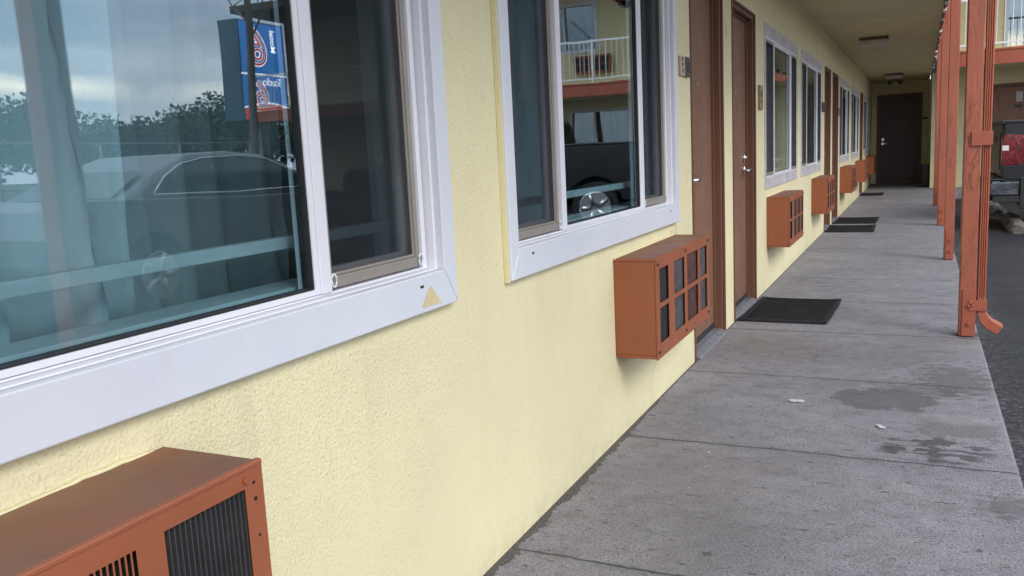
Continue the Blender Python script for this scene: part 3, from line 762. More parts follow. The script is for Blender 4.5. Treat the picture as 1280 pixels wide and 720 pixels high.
# ------------------------------------------------------------------ door mats, plaques, lamps
def mat_thing(x0, x1, y0, y1, label, turn=0.0):
    cx, cy = (x0+x1)/2, (y0+y1)/2; x0, x1, y0, y1 = x0-cx, x1-cx, y0-cy, y1-cy
    r = empty('door_mat', (cx, cy, 0), R(turn)); tag(r, label, 'door mat')
    o = MB(); o.box(x0+.01, x1-.01, y0+.01, y1-.01, .002, .010)
    k = y0+.045
    while k < y1-.05:   # low ribs across the field
        o.box(x0+.04, x1-.04, k, k+.010, .0098, .0128); k += .021
    o.build('mat_field', M['rubber_mat'], r)
    # border strip with a slightly wavy outline and lifted corners
    b = MB(); n = 14; loop = []
    for (ax, ay, bx, by) in ((x0,y0,x1,y0),(x1,y0,x1,y1),(x1,y1,x0,y1),(x0,y1,x0,y0)):
        for q in range(n): loop.append((ax+(bx-ax)*q/n, ay+(by-ay)*q/n))
    rings = []
    for (px, py) in loop:
        w_ = .004*mnoise.noise((px*14+cy, py*14, 2)); ux, uy = px*(1+w_/.3), py*(1+w_/.4)
        ix = max(x0+.028, min(x1-.028, px)); iy = max(y0+.028, min(y1-.028, py))
        lift = .006*max(0, abs(px/x1)+abs(py/y1)-1.6)/.4 + .002*abs(mnoise.noise((px*6, py*6+cy, 5)))
        rings.append([b.bm.verts.new(p) for p in ((ux, uy, .0015+lift), (ux, uy, .009+lift), (ux*.985, uy*.985, .015+lift), (ix, iy, .0155+lift*.3), (ix, iy, .0015))])
    m_ = len(rings)
    for q in range(m_):
        A, B = rings[q], rings[(q+1) % m_]
        for k in range(4): b.bm.faces.new((A[k], A[k+1], B[k+1], B[k]))
    b.build('mat_border', M['rubber_mat'], r)
mat_thing(.024, .558, 5.36, 6.17, 'large black rubber door mat at the closer brown doors', -1.5)
mat_thing(.014, .560, 10.85, 11.62, 'black door mat, nearer of the close pair halfway down the walkway', .8)
mat_thing(.020, .545, 11.95, 12.78, 'black door mat, farther of the close pair halfway down the walkway', -.6)
mat_thing(.010, .415, 17.75, 18.5, 'farthest black door mat, a thin dark strip near the corridor end')

def plaque(y0, y1, z0, z1, two, label, mat=None):
    r = empty('room_sign', (0, y0, z0)); tag(r, label, 'sign', 'room signs beside the doors'); W, H = y1-y0, z1-z0
    if two:
        MB().box(.003, .011, 0, W*.52, .001, H).build('number_plate', M['plaque_pale'], r, bevel=.001)
        MB().box(.003, .017, W*.53, W, 0, H*1.0).build('dark_panel', M['plaque_dark'], r, bevel=.002)
        MB().box(.0172, .0185, W*.60, W*.93, H*.22, H*.76).build('pale_window', M['filter_slate'], r)
        mb = MB()
        for (cy, cz) in ((.20, .83), (.22, .54), (.27, .25)):
            mb.tube([(.0118, W*cy+.012*math.cos(q), H*cz+.009*math.sin(q)) for q in (k*math.pi/4 for k in range(7))], .0022, 5)
        build_each(mb, 'numeral', M['black_plastic'], r)
    else:
        MB().box(.003, .013, 0, W, 0, H).build('number_plate', mat, r, bevel=.002)
        mb = MB(); mb.box(.0132, .0142, W*.25, W*.75, H*.30, H*.36); mb.box(.0132, .0142, W*.3, W*.7, H*.55, H*.75); build_each(mb, 'numeral', M['black_plastic'], r)
plaque(4.055, 4.225, 1.43, 1.522, True, 'two-part room number sign between the second window and the first brown door')
plaque(6.26, 6.40, 1.33, 1.50, False, 'tan room number sign right of the second brown door', M['plaque_tan'])
plaque(10.60, 10.82, 1.42, 1.53, False, 'dark room number sign left of the far pair of brown doors', M['plaque_dark'])
plaque(12.84, 13.00, 1.42, 1.53, False, 'small tan room number sign right of the far pair of brown doors', M['plaque_tan'])

def ceiling_lamp(x, y, label):
    r = empty('ceiling_light', (x, y, 2.351)); tag(r, label, 'ceiling light', 'flush lamps under the walkway ceiling')
    MB().box(-.17, .17, -.13, .13, -.035, -.001).build('lamp_base', M['lamp_base'], r, bevel=.008)
    mb = MB(); mb.box(-.155, .155, -.115, .115, -.095, -.036)
    for k in range(9): mb.box(-.150+.034*k, -.138+.034*k, -.1165, .1165, -.0965, -.037)
    mb.build('lamp_lens', M['lens_grey'], r, bevel=.012, seg=3)
ceiling_lamp(.475, 12.15, 'nearer flush ceiling lamp with a ribbed lens'); ceiling_lamp(.53, 19.4, 'farther flush ceiling lamp by the corridor end')
r = empty('emergency_light', (.53, 20.4, 2.351)); tag(r, 'dark twin-headed emergency light hanging before the end door', 'emergency light')
MB().box(-.05, .05, -.03, .03, -.08, -.001).build('housing', M['lamp_base'], r, bevel=.004)
for sx in (-1, 1):
    mb = MB(); mb.cyl((sx*.10, 0, -.125), 'y', .050, -.07, .05, 16, 0, .035); mb.tube([(sx*.03, 0, -.07), (sx*.09, 0, -.10)], .012, 8); mb.build('lamp_head', M['black_plastic'], r)
# slim bin by the corner
r = empty('trash_bin', (1.17, 20.35, 0)); tag(r, 'slim black bin standing at the corridor corner beyond the posts', 'bin')
mb = MB(); mb.cyl((0, 0, 0), 'z', .10, .002, .46, 18, 0, .12); mb.build('bin_body', M['black_plastic'], r, bevel=.004)
mb = MB(); mb.cyl((0, 0, 0), 'z', .125, .462, .49, 18); mb.build('bin_lid', M['black_plastic'], r, bevel=.004)
# scraps of paper
def scrap(x, y, s, rot, label):
    mb = MB(); n = 14; c = mb.bm.verts.new((0, 0, .006)); ring = []
    for k in range(n):
        a = 2*math.pi*k/n; rr = s*(.28+.72*abs(math.cos(a))**1.5)*(.8+.35*mnoise.noise((k*1.7, s*99, 1)))
        ring.append(mb.bm.verts.new((rr*math.cos(a), rr*1.0*math.sin(a), .003+.006*abs(mnoise.noise((k*2.1, 3, s*50))))))
    for k in range(n): mb.bm.faces.new((c, ring[k], ring[(k+1)%n]))
    o = mb.build('paper_scrap', M['paper'], loc=(x, y, .001)); o.rotation_euler.z = rot
    so = o.modifiers.new('Solid', 'SOLIDIFY'); so.thickness = .001
    tag(o, label, 'litter', 'white scraps on the concrete')
scrap(.915, 3.438, .030, -1.0, 'largest white paper scrap, on the slab beside the wet stain')
scrap(.575, 3.70, .040, .15, 'long thin white scrap in the middle of the walkway')
scrap(.36, 2.96, .008, .3, 'tiny white crumb on the slab nearest the wall')

# ------------------------------------------------------------------ end wing across the lot
wing = empty('end_wing_building'); tag(wing, 'two storey cream motel wing with red-brown balcony edge closing the far side of the lot', 'building')
FY = 20.0; XA, XB = 1.2405, 15.0
wd = (2.32, 3.20)          # six panel door
gw = (4.35, 6.66, .90, 2.03); uw = (5.95, 7.6, 3.52, 4.55); uw2 = (2.56, 3.9, 2.70, 4.45)
def facade(y, z0, z1, hl, name):
    mb = MB(); mb.plate_h(hl, XA, XB, z0, z1, -.15, 0)
    # plate lies in yz facing +x: turn it to face -y
    mat = Matrix(((0, 1, 0, 0), (-1, 0, 0, y), (0, 0, 1, 0), (0, 0, 0, 1)))
    mb.xf(mat); return mb.build(name, M['stucco'], wing)
facade(FY, -.05, 2.33, [(wd[0], wd[1], -.05, 2.0), gw], 'wall')
facade(FY, 2.601, 5.1, [uw2, uw], 'upper_wall')
MB().box(XA, XA+.15, FY+.151, WALL_Y1+.2, -.05, 2.35).build('side_wall', M['stucco'], wing)
MB().box(XA, XB, FY+3.5, FY+3.6, 0, 5.1).build('rear_wall', M['room'], wing)
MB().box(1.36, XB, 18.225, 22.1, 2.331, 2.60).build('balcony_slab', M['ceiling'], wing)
mb = MB(); mb.box(1.30, XB, 18.19, 18.224, 2.30, 2.575); mb.box(1.30, XB, 18.175, 18.189, 2.545, 2.585); mb.build('fascia', M['brown_fascia'], wing, bevel=.004)
MB().box(XA, XB+.3, 17.9, 24, 5.1, 5.28).build('roof', M['roof'], wing)
mb = MB(); mb.box(1.35, XB, 18.24, 18.27, 3.46, 3.50); mb.box(1.35, XB, 18.245, 18.265, 2.665, 2.695)
x = 1.37
while x < XB: mb.box(x, x+.011, 18.25, 18.261, 2.695, 3.46); x += .125
for x in (1.4, 3.4, 5.4, 7.4, 9.4, 11.4, 13.4): mb.box(x, x+.04, 18.235, 18.275, 2.58, 3.52)
mb.build('balcony_railing', M['peel_white'], wing)
for x in (4.40, 7.6, 10.8): MB().box(x, x+.11, 18.28, 18.39, 0, 5.1).build('support_post', M['post'], wing, bevel=.006)
def wing_window(x0, x1, z0, z1, mull):
    mb = MB(); T = .07
    def fr(a, b, c, d, y0, y1): mb.box(a, b, y0, y1, c, d)
    y0, y1 = FY-.022, FY-.002
    fr(x0-T, x1+T, z0-T, z0, y0, y1); fr(x0-T, x1+T, z1, z1+T, y0, y1); fr(x0-T, x0, z0+.0005, z1-.0005, y0, y1); fr(x1, x1+T, z0+.0005, z1-.0005, y0, y1)
    for m in mull: fr(m-.03, m+.03, z0+.0005, z1-.0005, FY-.01, FY+.05)
    w = mb.build('window', M['trim'], wing, bevel=.003)
    MB().box(x0, x1, FY+.06, FY+.066, z0, z1).build('pane', M['glass'], w)
    mb = MB(); n = int((x1-x0)/.02); pv = None
    for i in range(n+1):
        xx = x0+(x1-x0)*i/n; yy = FY+.2+.03*math.sin(xx*36)
        rr = [mb.bm.verts.new((xx, yy, z0-.05)), mb.bm.verts.new((xx, yy, z1+.05))]
        if pv: mb.bm.faces.new((pv[0], rr[0], rr[1], pv[1]))
        pv = rr
    c = mb.build('drape', M['curtain_blue'] if z0 > 2.6 and x0 < 3 else M['filter_slate'], w)
M['curtain_blue'] = paint('slate_blue_drape', (.13, .155, .21), .8, .1, 8)
wing_window(*gw, (6.05, 5.2)); wing_window(*uw, (6.75,)); wing_window(*uw2, (3.2,))
# six panel door
mb = MB(); a, b = wd
mb.box(a-.045, a+.03, FY-.015, FY+.1, 0, 2.03); mb.box(b-.03, b+.045, FY-.015, FY+.1, 0, 2.03); mb.box(a+.0305, b-.0305, FY-.015, FY+.1, 1.97, 2.03)
dd = mb.build('door', M['jamb'], wing, bevel=.004)
mb = MB(); mb.box(a+.031, b-.031, FY+.04, FY+.085, .02, 1.968)
for (c, d) in ((.16, .60), (.72, 1.36), (1.50, 1.82)):
    for (e, f) in ((a+.13, a+.39), (a+.49, a+.75)):
        mb.box(e, f, FY+.028, FY+.0398, c, d); 
mb.build('door_leaf', M['door'], dd, bevel=.008)
mb = MB(); mb.box(2.745, 2.86, FY+.018, FY+.027, 1.66, 1.86); mb.build('notice', M['paper'], dd)
MB().box(2.73, 2.87, FY+.015, FY+.027, 1.555, 1.60).build('knocker', M['black_plastic'], dd)
# upper air conditioner
mb = MB(); mb.box(5.56, 6.50, FY-.16, FY-.001, 2.95, 3.36); a2 = mb.build('air_conditioner', M['ac_body'], wing, bevel=.004)
for i in range(4):
    for j in range(2): MB().box(5.61+.22*i, 5.79+.22*i, FY-.166, FY-.1602, 3.0+.17*j, 3.14+.17*j).build('filter_mesh', M['filter_dark'], a2)

# ------------------------------------------------------------------ vehicles
def arc(cx, cz, r, a0, a1, n=14): return [(cx+r*math.cos(R(a0+(a1-a0)*i/n)), cz+r*math.sin(R(a0+(a1-a0)*i/n))) for i in range(n+1)]
def wheel(root, x, y, r, out):
    mb = MB(); mb.cyl((x, 0, r), 'y', r, y-.10, y+.10, 32); w = mb.build('tyre', M['tyre'], root, bevel=.03, seg=3)
    mb = MB(); yo = y+out*.101
    mb.cyl((x, 0, r), 'y', r*.62, yo-.03 if out < 0 else yo-.01, yo+.01 if out < 0 else yo+.03, 28)
    for k in range(5):
        a = 2*math.pi*k/5; c, s = math.cos(a), math.sin(a)
        mb.tube([(x+c*r*.12, yo+out*.012, r+s*r*.12), (x+c*r*.60, yo+out*.022, r+s*r*.60)], [.045, .03], 8)
    mb.tube([(x+r*.61*math.cos(2*math.pi*k/28), yo+out*.02, r+r*.61*math.sin(2*math.pi*k/28)) for k in range(29)], .015, 6)
    mb.build('rim', M['rim'], w)
def greenhouse(root, base, top, W, inset, mat):
    """cab: base polyline (x,z) and roof polyline, narrowing upward"""
    mb = MB(); pts = base + top
    zb = min(p[1] for p in pts); zt = max(p[1] for p in pts)
    def ins(z): return .04 + inset*(z-zb)/(zt-zb)
    A = [mb.bm.verts.new((u, ins(v), v)) for u, v in pts]; B = [mb.bm.verts.new((u, W-ins(v), v)) for u, v in pts]
    mb.bm.faces.new(A); mb.bm.faces.new(B[::-1]); n = len(pts)
    for i in range(n): mb.bm.faces.new((A[i], B[i], B[(i+1)%n], A[(i+1)%n]))
    return mb.build('cabin', mat, root, bevel=.05, seg=3), ins
def side_glass(root, poly, W, ins, chrome=True, name='side_window'):
    for side in (0, 1):
        f = (lambda z: ins(z)-.006) if side == 0 else (lambda z: W-ins(z)+.006)
        mb = MB(); A = [mb.bm.verts.new((u, f(v), v)) for u, v in poly]; mb.bm.faces.new(A); g_ = mb.build(name, M['car_window'], root)
        so = g_.modifiers.new('Solid', 'SOLIDIFY'); so.thickness = .006; so.offset = 0
        if chrome:
            mb = MB(); loop = [(u, f(v)+(-.004 if side == 0 else .004), v) for u, v in poly]
            mb.tube(loop+[loop[0]], .011, 6); mb.build('chrome_strip', M['chrome'], g_)
M['car_window'] = NT('tinted_car_window').princ((.012, .016, .018), .06, 0, None, .6)

def sedan(loc, rz, paint_m, label):
    root = empty('parked_car', loc, rz); tag(root, label, 'car')
    W = 1.80; r = .325; xr, xf = .85, 3.6; L = 4.7
    low = [(.05, .36)] + [(xr-.40, .24)] + arc(xr, r, .385, 195, -15)[0:] + [(xr+.45, .20), (xf-.45, .20)] + arc(xf, r, .385, 195, -15) + [(L-.25, .22), (L-.03, .30), (L, .52), (L-.06, .68), (L-.5, .80), (3.55, .93), (2.2, .95), (.9, 1.0), (.25, 1.02), (.06, .96), (0, .72), (.0, .5)]
    # arcs run from the rear lip over the wheel to the front lip
    mb = MB(); mb.prism(low, 'y', 0, W); mb.build('body', paint_m, root, bevel=.06, seg=3)
    base = [(.55, .96), (3.55, .93)]; top = [(3.0, 1.20), (2.6, 1.36), (2.1, 1.41), (1.6, 1.39), (1.15, 1.24)]
    cab, ins = greenhouse(root, base, top, W, .22, paint_m)
    side_glass(root, [(.96, 1.03), (1.16, 1.18), (1.42, 1.29), (1.75, 1.345), (2.2, 1.355), (2.6, 1.31), (2.95, 1.16), (3.18, 1.0), (2.0, 1.0)], W, ins)
    mb = MB(); mb.quad([(1.10, .34, 1.225), (1.10, W-.34, 1.225), (.62, W-.22, 1.0), (.62, .22, 1.0)]); o = mb.build('rear_window', M['car_window'], root, loc=(-.012, 0, .02))
    mb = MB(); mb.quad([(2.72, .32, 1.335), (2.72, W-.32, 1.335), (3.48, W-.18, .965), (3.48, .18, .965)]); mb.build('windscreen', M['car_window'], root, loc=(.02, 0, .02))
    for y in (.0, W): 
        a, b = (-.004, .22) if y == 0 else (W-.22, W+.004)
        MB().box(-.012, .30, a, b, .74, .93).build('tail_lamp', M['red_lens'], root, bevel=.02)
        MB().box(L-.35, L-.04, a, b, .58, .72).build('headlamp', M['white_lens'], root, bevel=.02)
    mb = MB(); mb.box(1.0, 3.4, -.006, 0.002, .985, 1.0); mb.box(1.45, 1.62, -.012, .0, .84, .865); mb.box(2.5, 2.67, -.012, .0, .83, .855); mb.build('door_handle', M['chrome'], root)
    for (yy, sgn) in ((-.0015, 1), (W+.0015, -1)):   # door and sill seams
        for xx, za in ((1.30, .62), (2.28, .26), (3.36, .40)):
            MB().box(xx-.004, xx+.004, min(yy, yy+sgn*.003), max(yy, yy+sgn*.003), za, .93).build('door_seam', M['black_plastic'], root)
        MB().box(1.3, 3.2, min(yy-sgn*.004, yy), max(yy-sgn*.004, yy), .22, .31).build('sill_trim', M['black_plastic'], root)
    for x in (xr, xf):
        wheel(root, x, .10, r, -1); wheel(root, x, W-.10, r, 1)
    for yy in (-.13, W+.01):
        MB().box(3.0, 3.16, yy, yy+.12, .98, 1.10).build('wing_mirror', paint_m, root, bevel=.03)
    return root
sedan((6.80, 4.60, LOT), R(90), M['car_silver'], 'silver sedan parked across the lot, mirrored in the nearest window')
sedan((6.72, -.95, LOT), R(90), M['car_grey'], 'dark grey sedan parked behind the silver one, barely mirrored at the window edge')

# pickup backed up to the walkway
pk = empty('pickup_truck', (1.945, 12.0, LOT)); tag(pk, 'dark grey pickup truck backed up to the walkway, red tail lamp and chrome bumper', 'pickup truck')
W = 1.95; r = .385; xr, xf = 1.30, 4.75; L = 5.75
bed = [(.0, .62), (.10, .52), (xr-.46, .50)] + arc(xr, r, .46, 165, 15) + [(xr+.46, .46), (2.16, .46), (2.16, 1.30), (.04, 1.318), (0, 1.30)]
mb = MB(); mb.prism(bed, 'y', 0, .13); mb.prism(bed, 'y', W-.13, W); mb.box(.05, 2.1, .1305, W-.1305, .60, .68); mb.box(2.08, 2.15, .1305, W-.1305, .681, 1.29)
mb.build('cargo_bed', M['car_grey'], pk, bevel=.025, seg=3)
mb = MB(); mb.box(.004, 2.15, -.012, .15, 1.305, 1.342); mb.box(.004, 2.15, W-.15, W+.012, 1.305, 1.342); mb.box(-.03, .06, -.012, W+.012, 1.298, 1.345); mb.build('bed_rail_cap', M['black_plastic'], pk, bevel=.012)
mb = MB(); mb.box(-.008, .05, .135, W-.135, .66, 1.296); mb.box(-.018, -.0085, .30, W-.30, .74, 1.20); tg = mb.build('tailgate', M['car_grey'], pk, bevel=.012)
mb = MB(); mb.box(-.024, -.0185, .85, 1.1, 1.08, 1.16); mb.build('handle', M['black_plastic'], tg)
for (ya, yb) in ((-.014, .128), (W-.128, W+.014)):
    mb = MB(); mb.prism([(-.014, .83), (.02, .80), (.19, .812), (.232, .86), (.236, 1.10), (.21, 1.155), (.12, 1.178), (.02, 1.172), (-.014, 1.13)], 'y', ya, yb); tl = mb.build('tail_lamp', M['red_lens'], pk, bevel=.012, seg=3)
    MB().prism([(-.010, .80), (.02, .782), (.20, .794), (.250, .85), (.254, 1.11), (.22, 1.172), (.12, 1.196), (.01, 1.19), (-.010, 1.15)], 'y', ya+.006, yb-.006).build('lamp_bezel', M['black_plastic'], tl)
    yy = -.0185 if ya < 0 else W+.0145
    MB().box(-.012, .055, yy, yy+.004, .985, 1.045).build('reversing_lens', M['white_lens'], tl)
    MB().box(.0, .22, yy+.001, yy+.003, .992, .996).build('lens_seam', M['black_plastic'], tl)
mb = MB(); mb.prism([(-.13, .44), (-.155, .50), (-.15, .585), (-.10, .625), (-.01, .625), (-.01, .44)], 'y', .02, W-.02)
for ya, yb in ((-.03, .02), (W-.02, W+.03)): mb.box(-.125, .18, ya, yb, .44, .61)
mb.build('rear_bumper', M['bumper'], pk, bevel=.018, seg=3)
for yy in (-.028, W+.002): MB().box(.19, .30, yy, yy+.026, .28, .66).build('mud_flap', M['black_plastic'], pk, bevel=.008)
mb = MB(); mb.box(-.12, .20, .0, W, .626, .645); mb.box(-.09, .25, -.02, .10, .36, .438); mb.box(-.09, .25, W-.10, W+.02, .36, .438); mb.box(-.10, -.02, .6, W-.6, .34, .438); mb.build('step_pad', M['black_plastic'], pk, bevel=.006)
lowb = [(2.20, .40), (xf-.46, .40)] + arc(xf, r, .46, 180, 10) + [(L-.1, .42), (L, .55), (L, .98), (L-.1, 1.10), (4.15, 1.18), (2.20, 1.18)]
mb = MB(); mb.prism(lowb, 'y', 0, W); mb.build('body', M['car_grey'], pk, bevel=.05, seg=3)
cab, ins = greenhouse(pk, [(2.20, 1.16), (4.35, 1.16)], [(3.75, 1.74), (3.5, 1.80), (2.5, 1.80), (2.32, 1.72)], W, .20, M['car_grey'])
side_glass(pk, [(2.40, 1.24), (2.46, 1.66), (3.05, 1.70), (3.05, 1.24)], W, ins, False); side_glass(pk, [(3.13, 1.24), (3.13, 1.70), (3.55, 1.68), (4.0, 1.24)], W, ins, False)
mb = MB(); mb.quad([(2.245, .3, 1.26), (2.245, W-.3, 1.26), (2.315, W-.33, 1.68), (2.315, .33, 1.68)]); mb.build('rear_window', M['car_window'], pk, loc=(-.012, 0, .0))
for x in (xr, xf): wheel(pk, x, .13, r, -1); wheel(pk, x, W-.13, r, 1)
for yy in (0, W-.30): MB().box(L-.06, L+.012, yy, yy+.30, .78, .98).build('headlamp', M['white_lens'], pk, bevel=.02)
MB().box(.2, 5.2, .25, W-.25, .30, .44).build('chassis', M['black_plastic'], pk)

# concrete wheel stops, chipped
def wheel_stop(x, y, L, label, seed):
    mb = MB(); n = 30; prev = None
    prof = [(0, 0), (.215, 0), (.205, .05), (.165, .115), (.10, .135), (.05, .115), (.010, .05)]
    for i in range(n+1):
        yy = L*i/n; sc_ = 1 - (.30 if i in (0, n) else .06 if i in (1, n-1) else 0); ring = []
        for k, (u, v) in enumerate(prof):
            q = 1 + .12*mnoise.noise((yy*6+seed, k*1.7, 2)); ring.append(mb.bm.verts.new(((u-.1)*sc_*q+.1+.04*mnoise.noise((yy*9, k*.9, seed)), yy+(.03*mnoise.noise((k*2.3, seed, i))), max(0, v*sc_*q) + .002)))
        if prev:
            for k in range(len(prof)): mb.bm.faces.new((prev[k], prev[(k+1)%len(prof)], ring[(k+1)%len(prof)], ring[k]))
        else: mb.bm.faces.new(ring)
        prev = ring
    mb.bm.faces.new(prev[::-1])
    o = mb.build('wheel_stop', M['stop'], loc=(x, y, LOT)); tag(o, label, 'wheel stop', 'concrete wheel stops along the lot')
wheel_stop(2.03, 11.75, 1.6, 'chipped pale concrete wheel stop in front of the pickup bumper', 1.0)
wheel_stop(1.98, 14.25, 1.6, 'chipped pale concrete wheel stop under the far side of the pickup tail', 4.2)

# ------------------------------------------------------------------ pylon sign
sg = empty('pylon_sign', (17.0, 19.97, LOT)); tag(sg, 'tall blue motel sign with two red sixes, mirrored in the nearest window', 'sign')
SY, SZ0, SZ1 = 2.05, 2.62, 5.55
MB().box(0, .68, 0, SY, SZ0, SZ1).build('sign_case', M['sign_case'], sg, bevel=.02)
mb = MB(); mb.box(.15, .53, .85, 1.2, 0, SZ0-.001); mb.build('sign_pole', M['steel'], sg)
def face(y0, y1, z0, z1, mat, name='face_panel', d=.004):
    return MB().box(-.012-d, -.010+.0, y0, y1, z0, z1).build(name, mat, sg)
MIDZ = 3.98
face(.05, SY-.05, SZ0+.05, SZ1-.05, M['sign_blue'], 'face_panel', .0)
# red base with a curved top edge
mb = MB(); pts = [(.05, SZ0+.05), (SY-.05, SZ0+.05)] + [(SY-.05-(SY-.1)*i/16, SZ0+.36+.14*math.sin(math.pi*i/16)) for i in range(17)]
mb.prism(pts, 'x', -.018, -.0125); mb.build('red_band', M['sign_red'], sg)
mb = MB(); mb.tube([(-.018, SY-.05-(SY-.1)*i/16, SZ0+.39+.14*math.sin(math.pi*i/16)) for i in range(17)], .028, 6); mb.box(-.02, -.0125, .02, SY-.02, MIDZ-.025, MIDZ+.025); mb.build('white_line', M['sign_white'], sg)
def letters(body, size, u, z, mat, off=0.0, xo=-.02, rot=0, sx=1.0):
    me = text_mesh(body, size, off, .003); me.materials.clear(); me.materials.append(mat)
    o = bpy.data.objects.new('lettering', me); COL.objects.link(o); o.parent = sg
    # text x -> -y, text y -> z, text normal -> -x
    base = Matrix(((0, 0, -1), (-1, 0, 0), (0, 1, 0)))
    m = base @ Matrix.Rotation(rot, 3, 'Z') @ Matrix.Diagonal((sx, 1, 1))
    o.matrix_local = Matrix.Translation((xo, u, z)) @ m.to_4x4(); return o
def six(u, z, s):
    letters('6', s, u, z, M['sign_white'], .075*s/1.3, -.020, 0, 1.15); letters('6', s, u, z, M['sign_red'], .040*s/1.3, -.028, 0, 1.15); letters('6', s, u, z, M['sign_white'], -.020*s/1.3, -.036, 0, 1.15); letters('6', s, u, z, M['sign_blue'], -.036*s/1.3, -.044, 0, 1.15)
six(.76, 4.72, 1.45); six(.80, 3.36, 1.0)
letters('Motel', .30, 1.50, 5.0, M['sign_white'], .008, -.020, R(90)); letters('Studio', .33, 1.28, 3.76, M['sign_white'], .006, -.046); letters('EXTENDED STAY', .17, 1.0, SZ0+.24, M['sign_white'], .003, -.022)

# ------------------------------------------------------------------ trees
def limb(mb, p, d, L, r, depth, kids=3):
    pts = [p]; q = p.copy(); dd = d.copy(); n = 5
    for i in range(n):
        dd = (dd + Vector((random.uniform(-.18,.18), random.uniform(-.18,.18), random.uniform(-.05,.12)))).normalized(); q = q + dd*L/n; pts.append(q.copy())
    mb.tube(pts, [r*(1-.55*i/n) for i in range(n+1)], 7); ends = [pts[-1]]
    if depth > 0:
        for k in range(kids):
            a = random.uniform(0, 6.28); tilt = random.uniform(.45, .95)
            side = Vector((math.cos(a), math.sin(a), 0)); nd = (dd*math.cos(tilt) + side*math.sin(tilt)).normalized()
            ends += limb(mb, pts[random.randint(2, n)], nd, L*random.uniform(.55,.75), r*.5, depth-1, kids)
    return ends
def leaf_cloud(mb, centres, n, rad, size):
    for i in range(n):
        c = random.choice(centres); v = Vector((random.gauss(0,1), random.gauss(0,1), random.gauss(0,.75))); v *= rad*random.random()**.4/max(v.length, .01)
        p = c + v; a = Vector((random.uniform(-1,1), random.uniform(-1,1), random.uniform(-1,1))).normalized(); b = a.orthogonal().normalized(); s = size*random.uniform(.6, 1.3)
        mb.bm.faces.new([mb.bm.verts.new(p + a*s*.0), mb.bm.verts.new(p + a*s*.5 + b*s*.28), mb.bm.verts.new(p + a*s), mb.bm.verts.new(p + a*s*.5 - b*s*.28)])
def make_tree(name, H, spread, nleaf, seed):
    random.seed(seed); root = empty(name)
    mb = MB(); ends = limb(mb, Vector((0,0,0)), Vector((0,0,1)), H*.45, H*.035, 2, 4); mb.build('trunk', M['bark'], root)
    cs = []
    for k in range(16):
        a = random.uniform(0, 6.28); rr = spread*math.sqrt(random.random())*.85; zz = H*(.42+.5*random.random()*(1-.45*rr/spread)); cs.append(Vector((rr*math.cos(a), rr*math.sin(a), zz)))
    mb = MB(); leaf_cloud(mb, cs, nleaf, spread*.42, .36); mb.build('crown', M['leaf'], root); return root
pt = [make_tree('broadleaf_tree', 5.2, 3.0, 5200, 3), make_tree('broadleaf_tree', 6.0, 3.4, 6000, 5)]
spots = [(40,25,.90,'second tree from the near end of the far tree line'),(40,30.0,.84,'rounded tree left of the curtain edge in the far tree line'),(44,37.5,.90,'tree standing before the dip in the far tree line'),
         (46,42.5,.72,'low tree filling the dip in the far tree line'),(42,42.0,1.0,'tall dense tree left of the blue sign in the far tree line'),(44,49,1.12,'tall tree behind the blue sign'),
         (41,54,1.1,'tree just right of the blue sign in the far tree line'),(40,19,1.05,'first tree at the near end of the far tree line'),(38,63,1.1,'last tall tree past the blue sign in the far tree line'),(43,12,1.0,'tree in the far tree line opposite the nearest door'),(40,4,1.1,'tree at the far edge of the lot behind the photographer'),(44,-5,1.0,'outermost tree behind the dark grey sedan')]
used = set()
for i, (x, y, s, lb) in enumerate(spots):
    k = i % 2; o = pt[k] if k not in used else copy_tree(pt[k]); used.add(k)
    o.location = (x, y, LOT); o.scale = (s, s, s); o.rotation_euler.z = i*1.3; tag(o, 'dark leafy '+lb, 'tree', 'trees beyond the parking lot')
# bare tree before the sign
random.seed(21)
bt = empty('bare_tree', (9.0, 11.30, LOT)); tag(bt, 'thin bare tree standing before the blue sign', 'tree')
mb = MB(); mb.tube([(0,0,0),(.02,.03,1.2),(.02,.08,2.4),(0,.14,3.6),(.05,.2,5.0)], [.085,.075,.065,.06,.05], 10)
for (z, a, L_) in ((3.35, 3.6, 1.0), (3.6, .6, 1.3), (4.2, 2.0, 1.4), (4.6, 4.8, 1.5), (4.95, .0, 1.6)):
    limb(mb, Vector((.0, .13, z)), Vector((math.cos(a), math.sin(a), .55)).normalized(), L_, .022, 1, 3)
mb.build('trunk', M['bark'], bt)
# palm behind the pickup
pm = empty('palm_tree', (3.62, 15.6, LOT)); tag(pm, 'palm with a ringed grey trunk standing behind the pickup', 'palm')
mb = MB(); n = 60; mb.tube([(.01*math.sin(i*.2), 0, 7.0*i/n) for i in range(n+1)], [(.17 - .03*i/n + (.012 if i % 2 else 0)) for i in range(n+1)], 14); mb.build('trunk', M['palm_bark'], pm)
mb = MB()
for k in range(22):
    a = 2*math.pi*k/22*2.6; el = random.uniform(-.1, 1.0); d = Vector((math.cos(a)*math.cos(el), math.sin(a)*math.cos(el), math.sin(el))); sdv = d.cross(Vector((0,0,1))).normalized()
    for j in range(16):
        t_ = j/15; p = Vector((0,0,7.0)) + d*2.0*t_ + Vector((0,0,-1.1*t_*t_))
        for s_ in (-1, 1):
            tip = p + sdv*s_*.5*(1-.6*t_) + d*.25 + Vector((0,0,-.18)); mb.bm.faces.new([mb.bm.verts.new(p), mb.bm.verts.new(p+d*.07), mb.bm.verts.new(tip)])
mb.build('crown', M['frond'], pm)

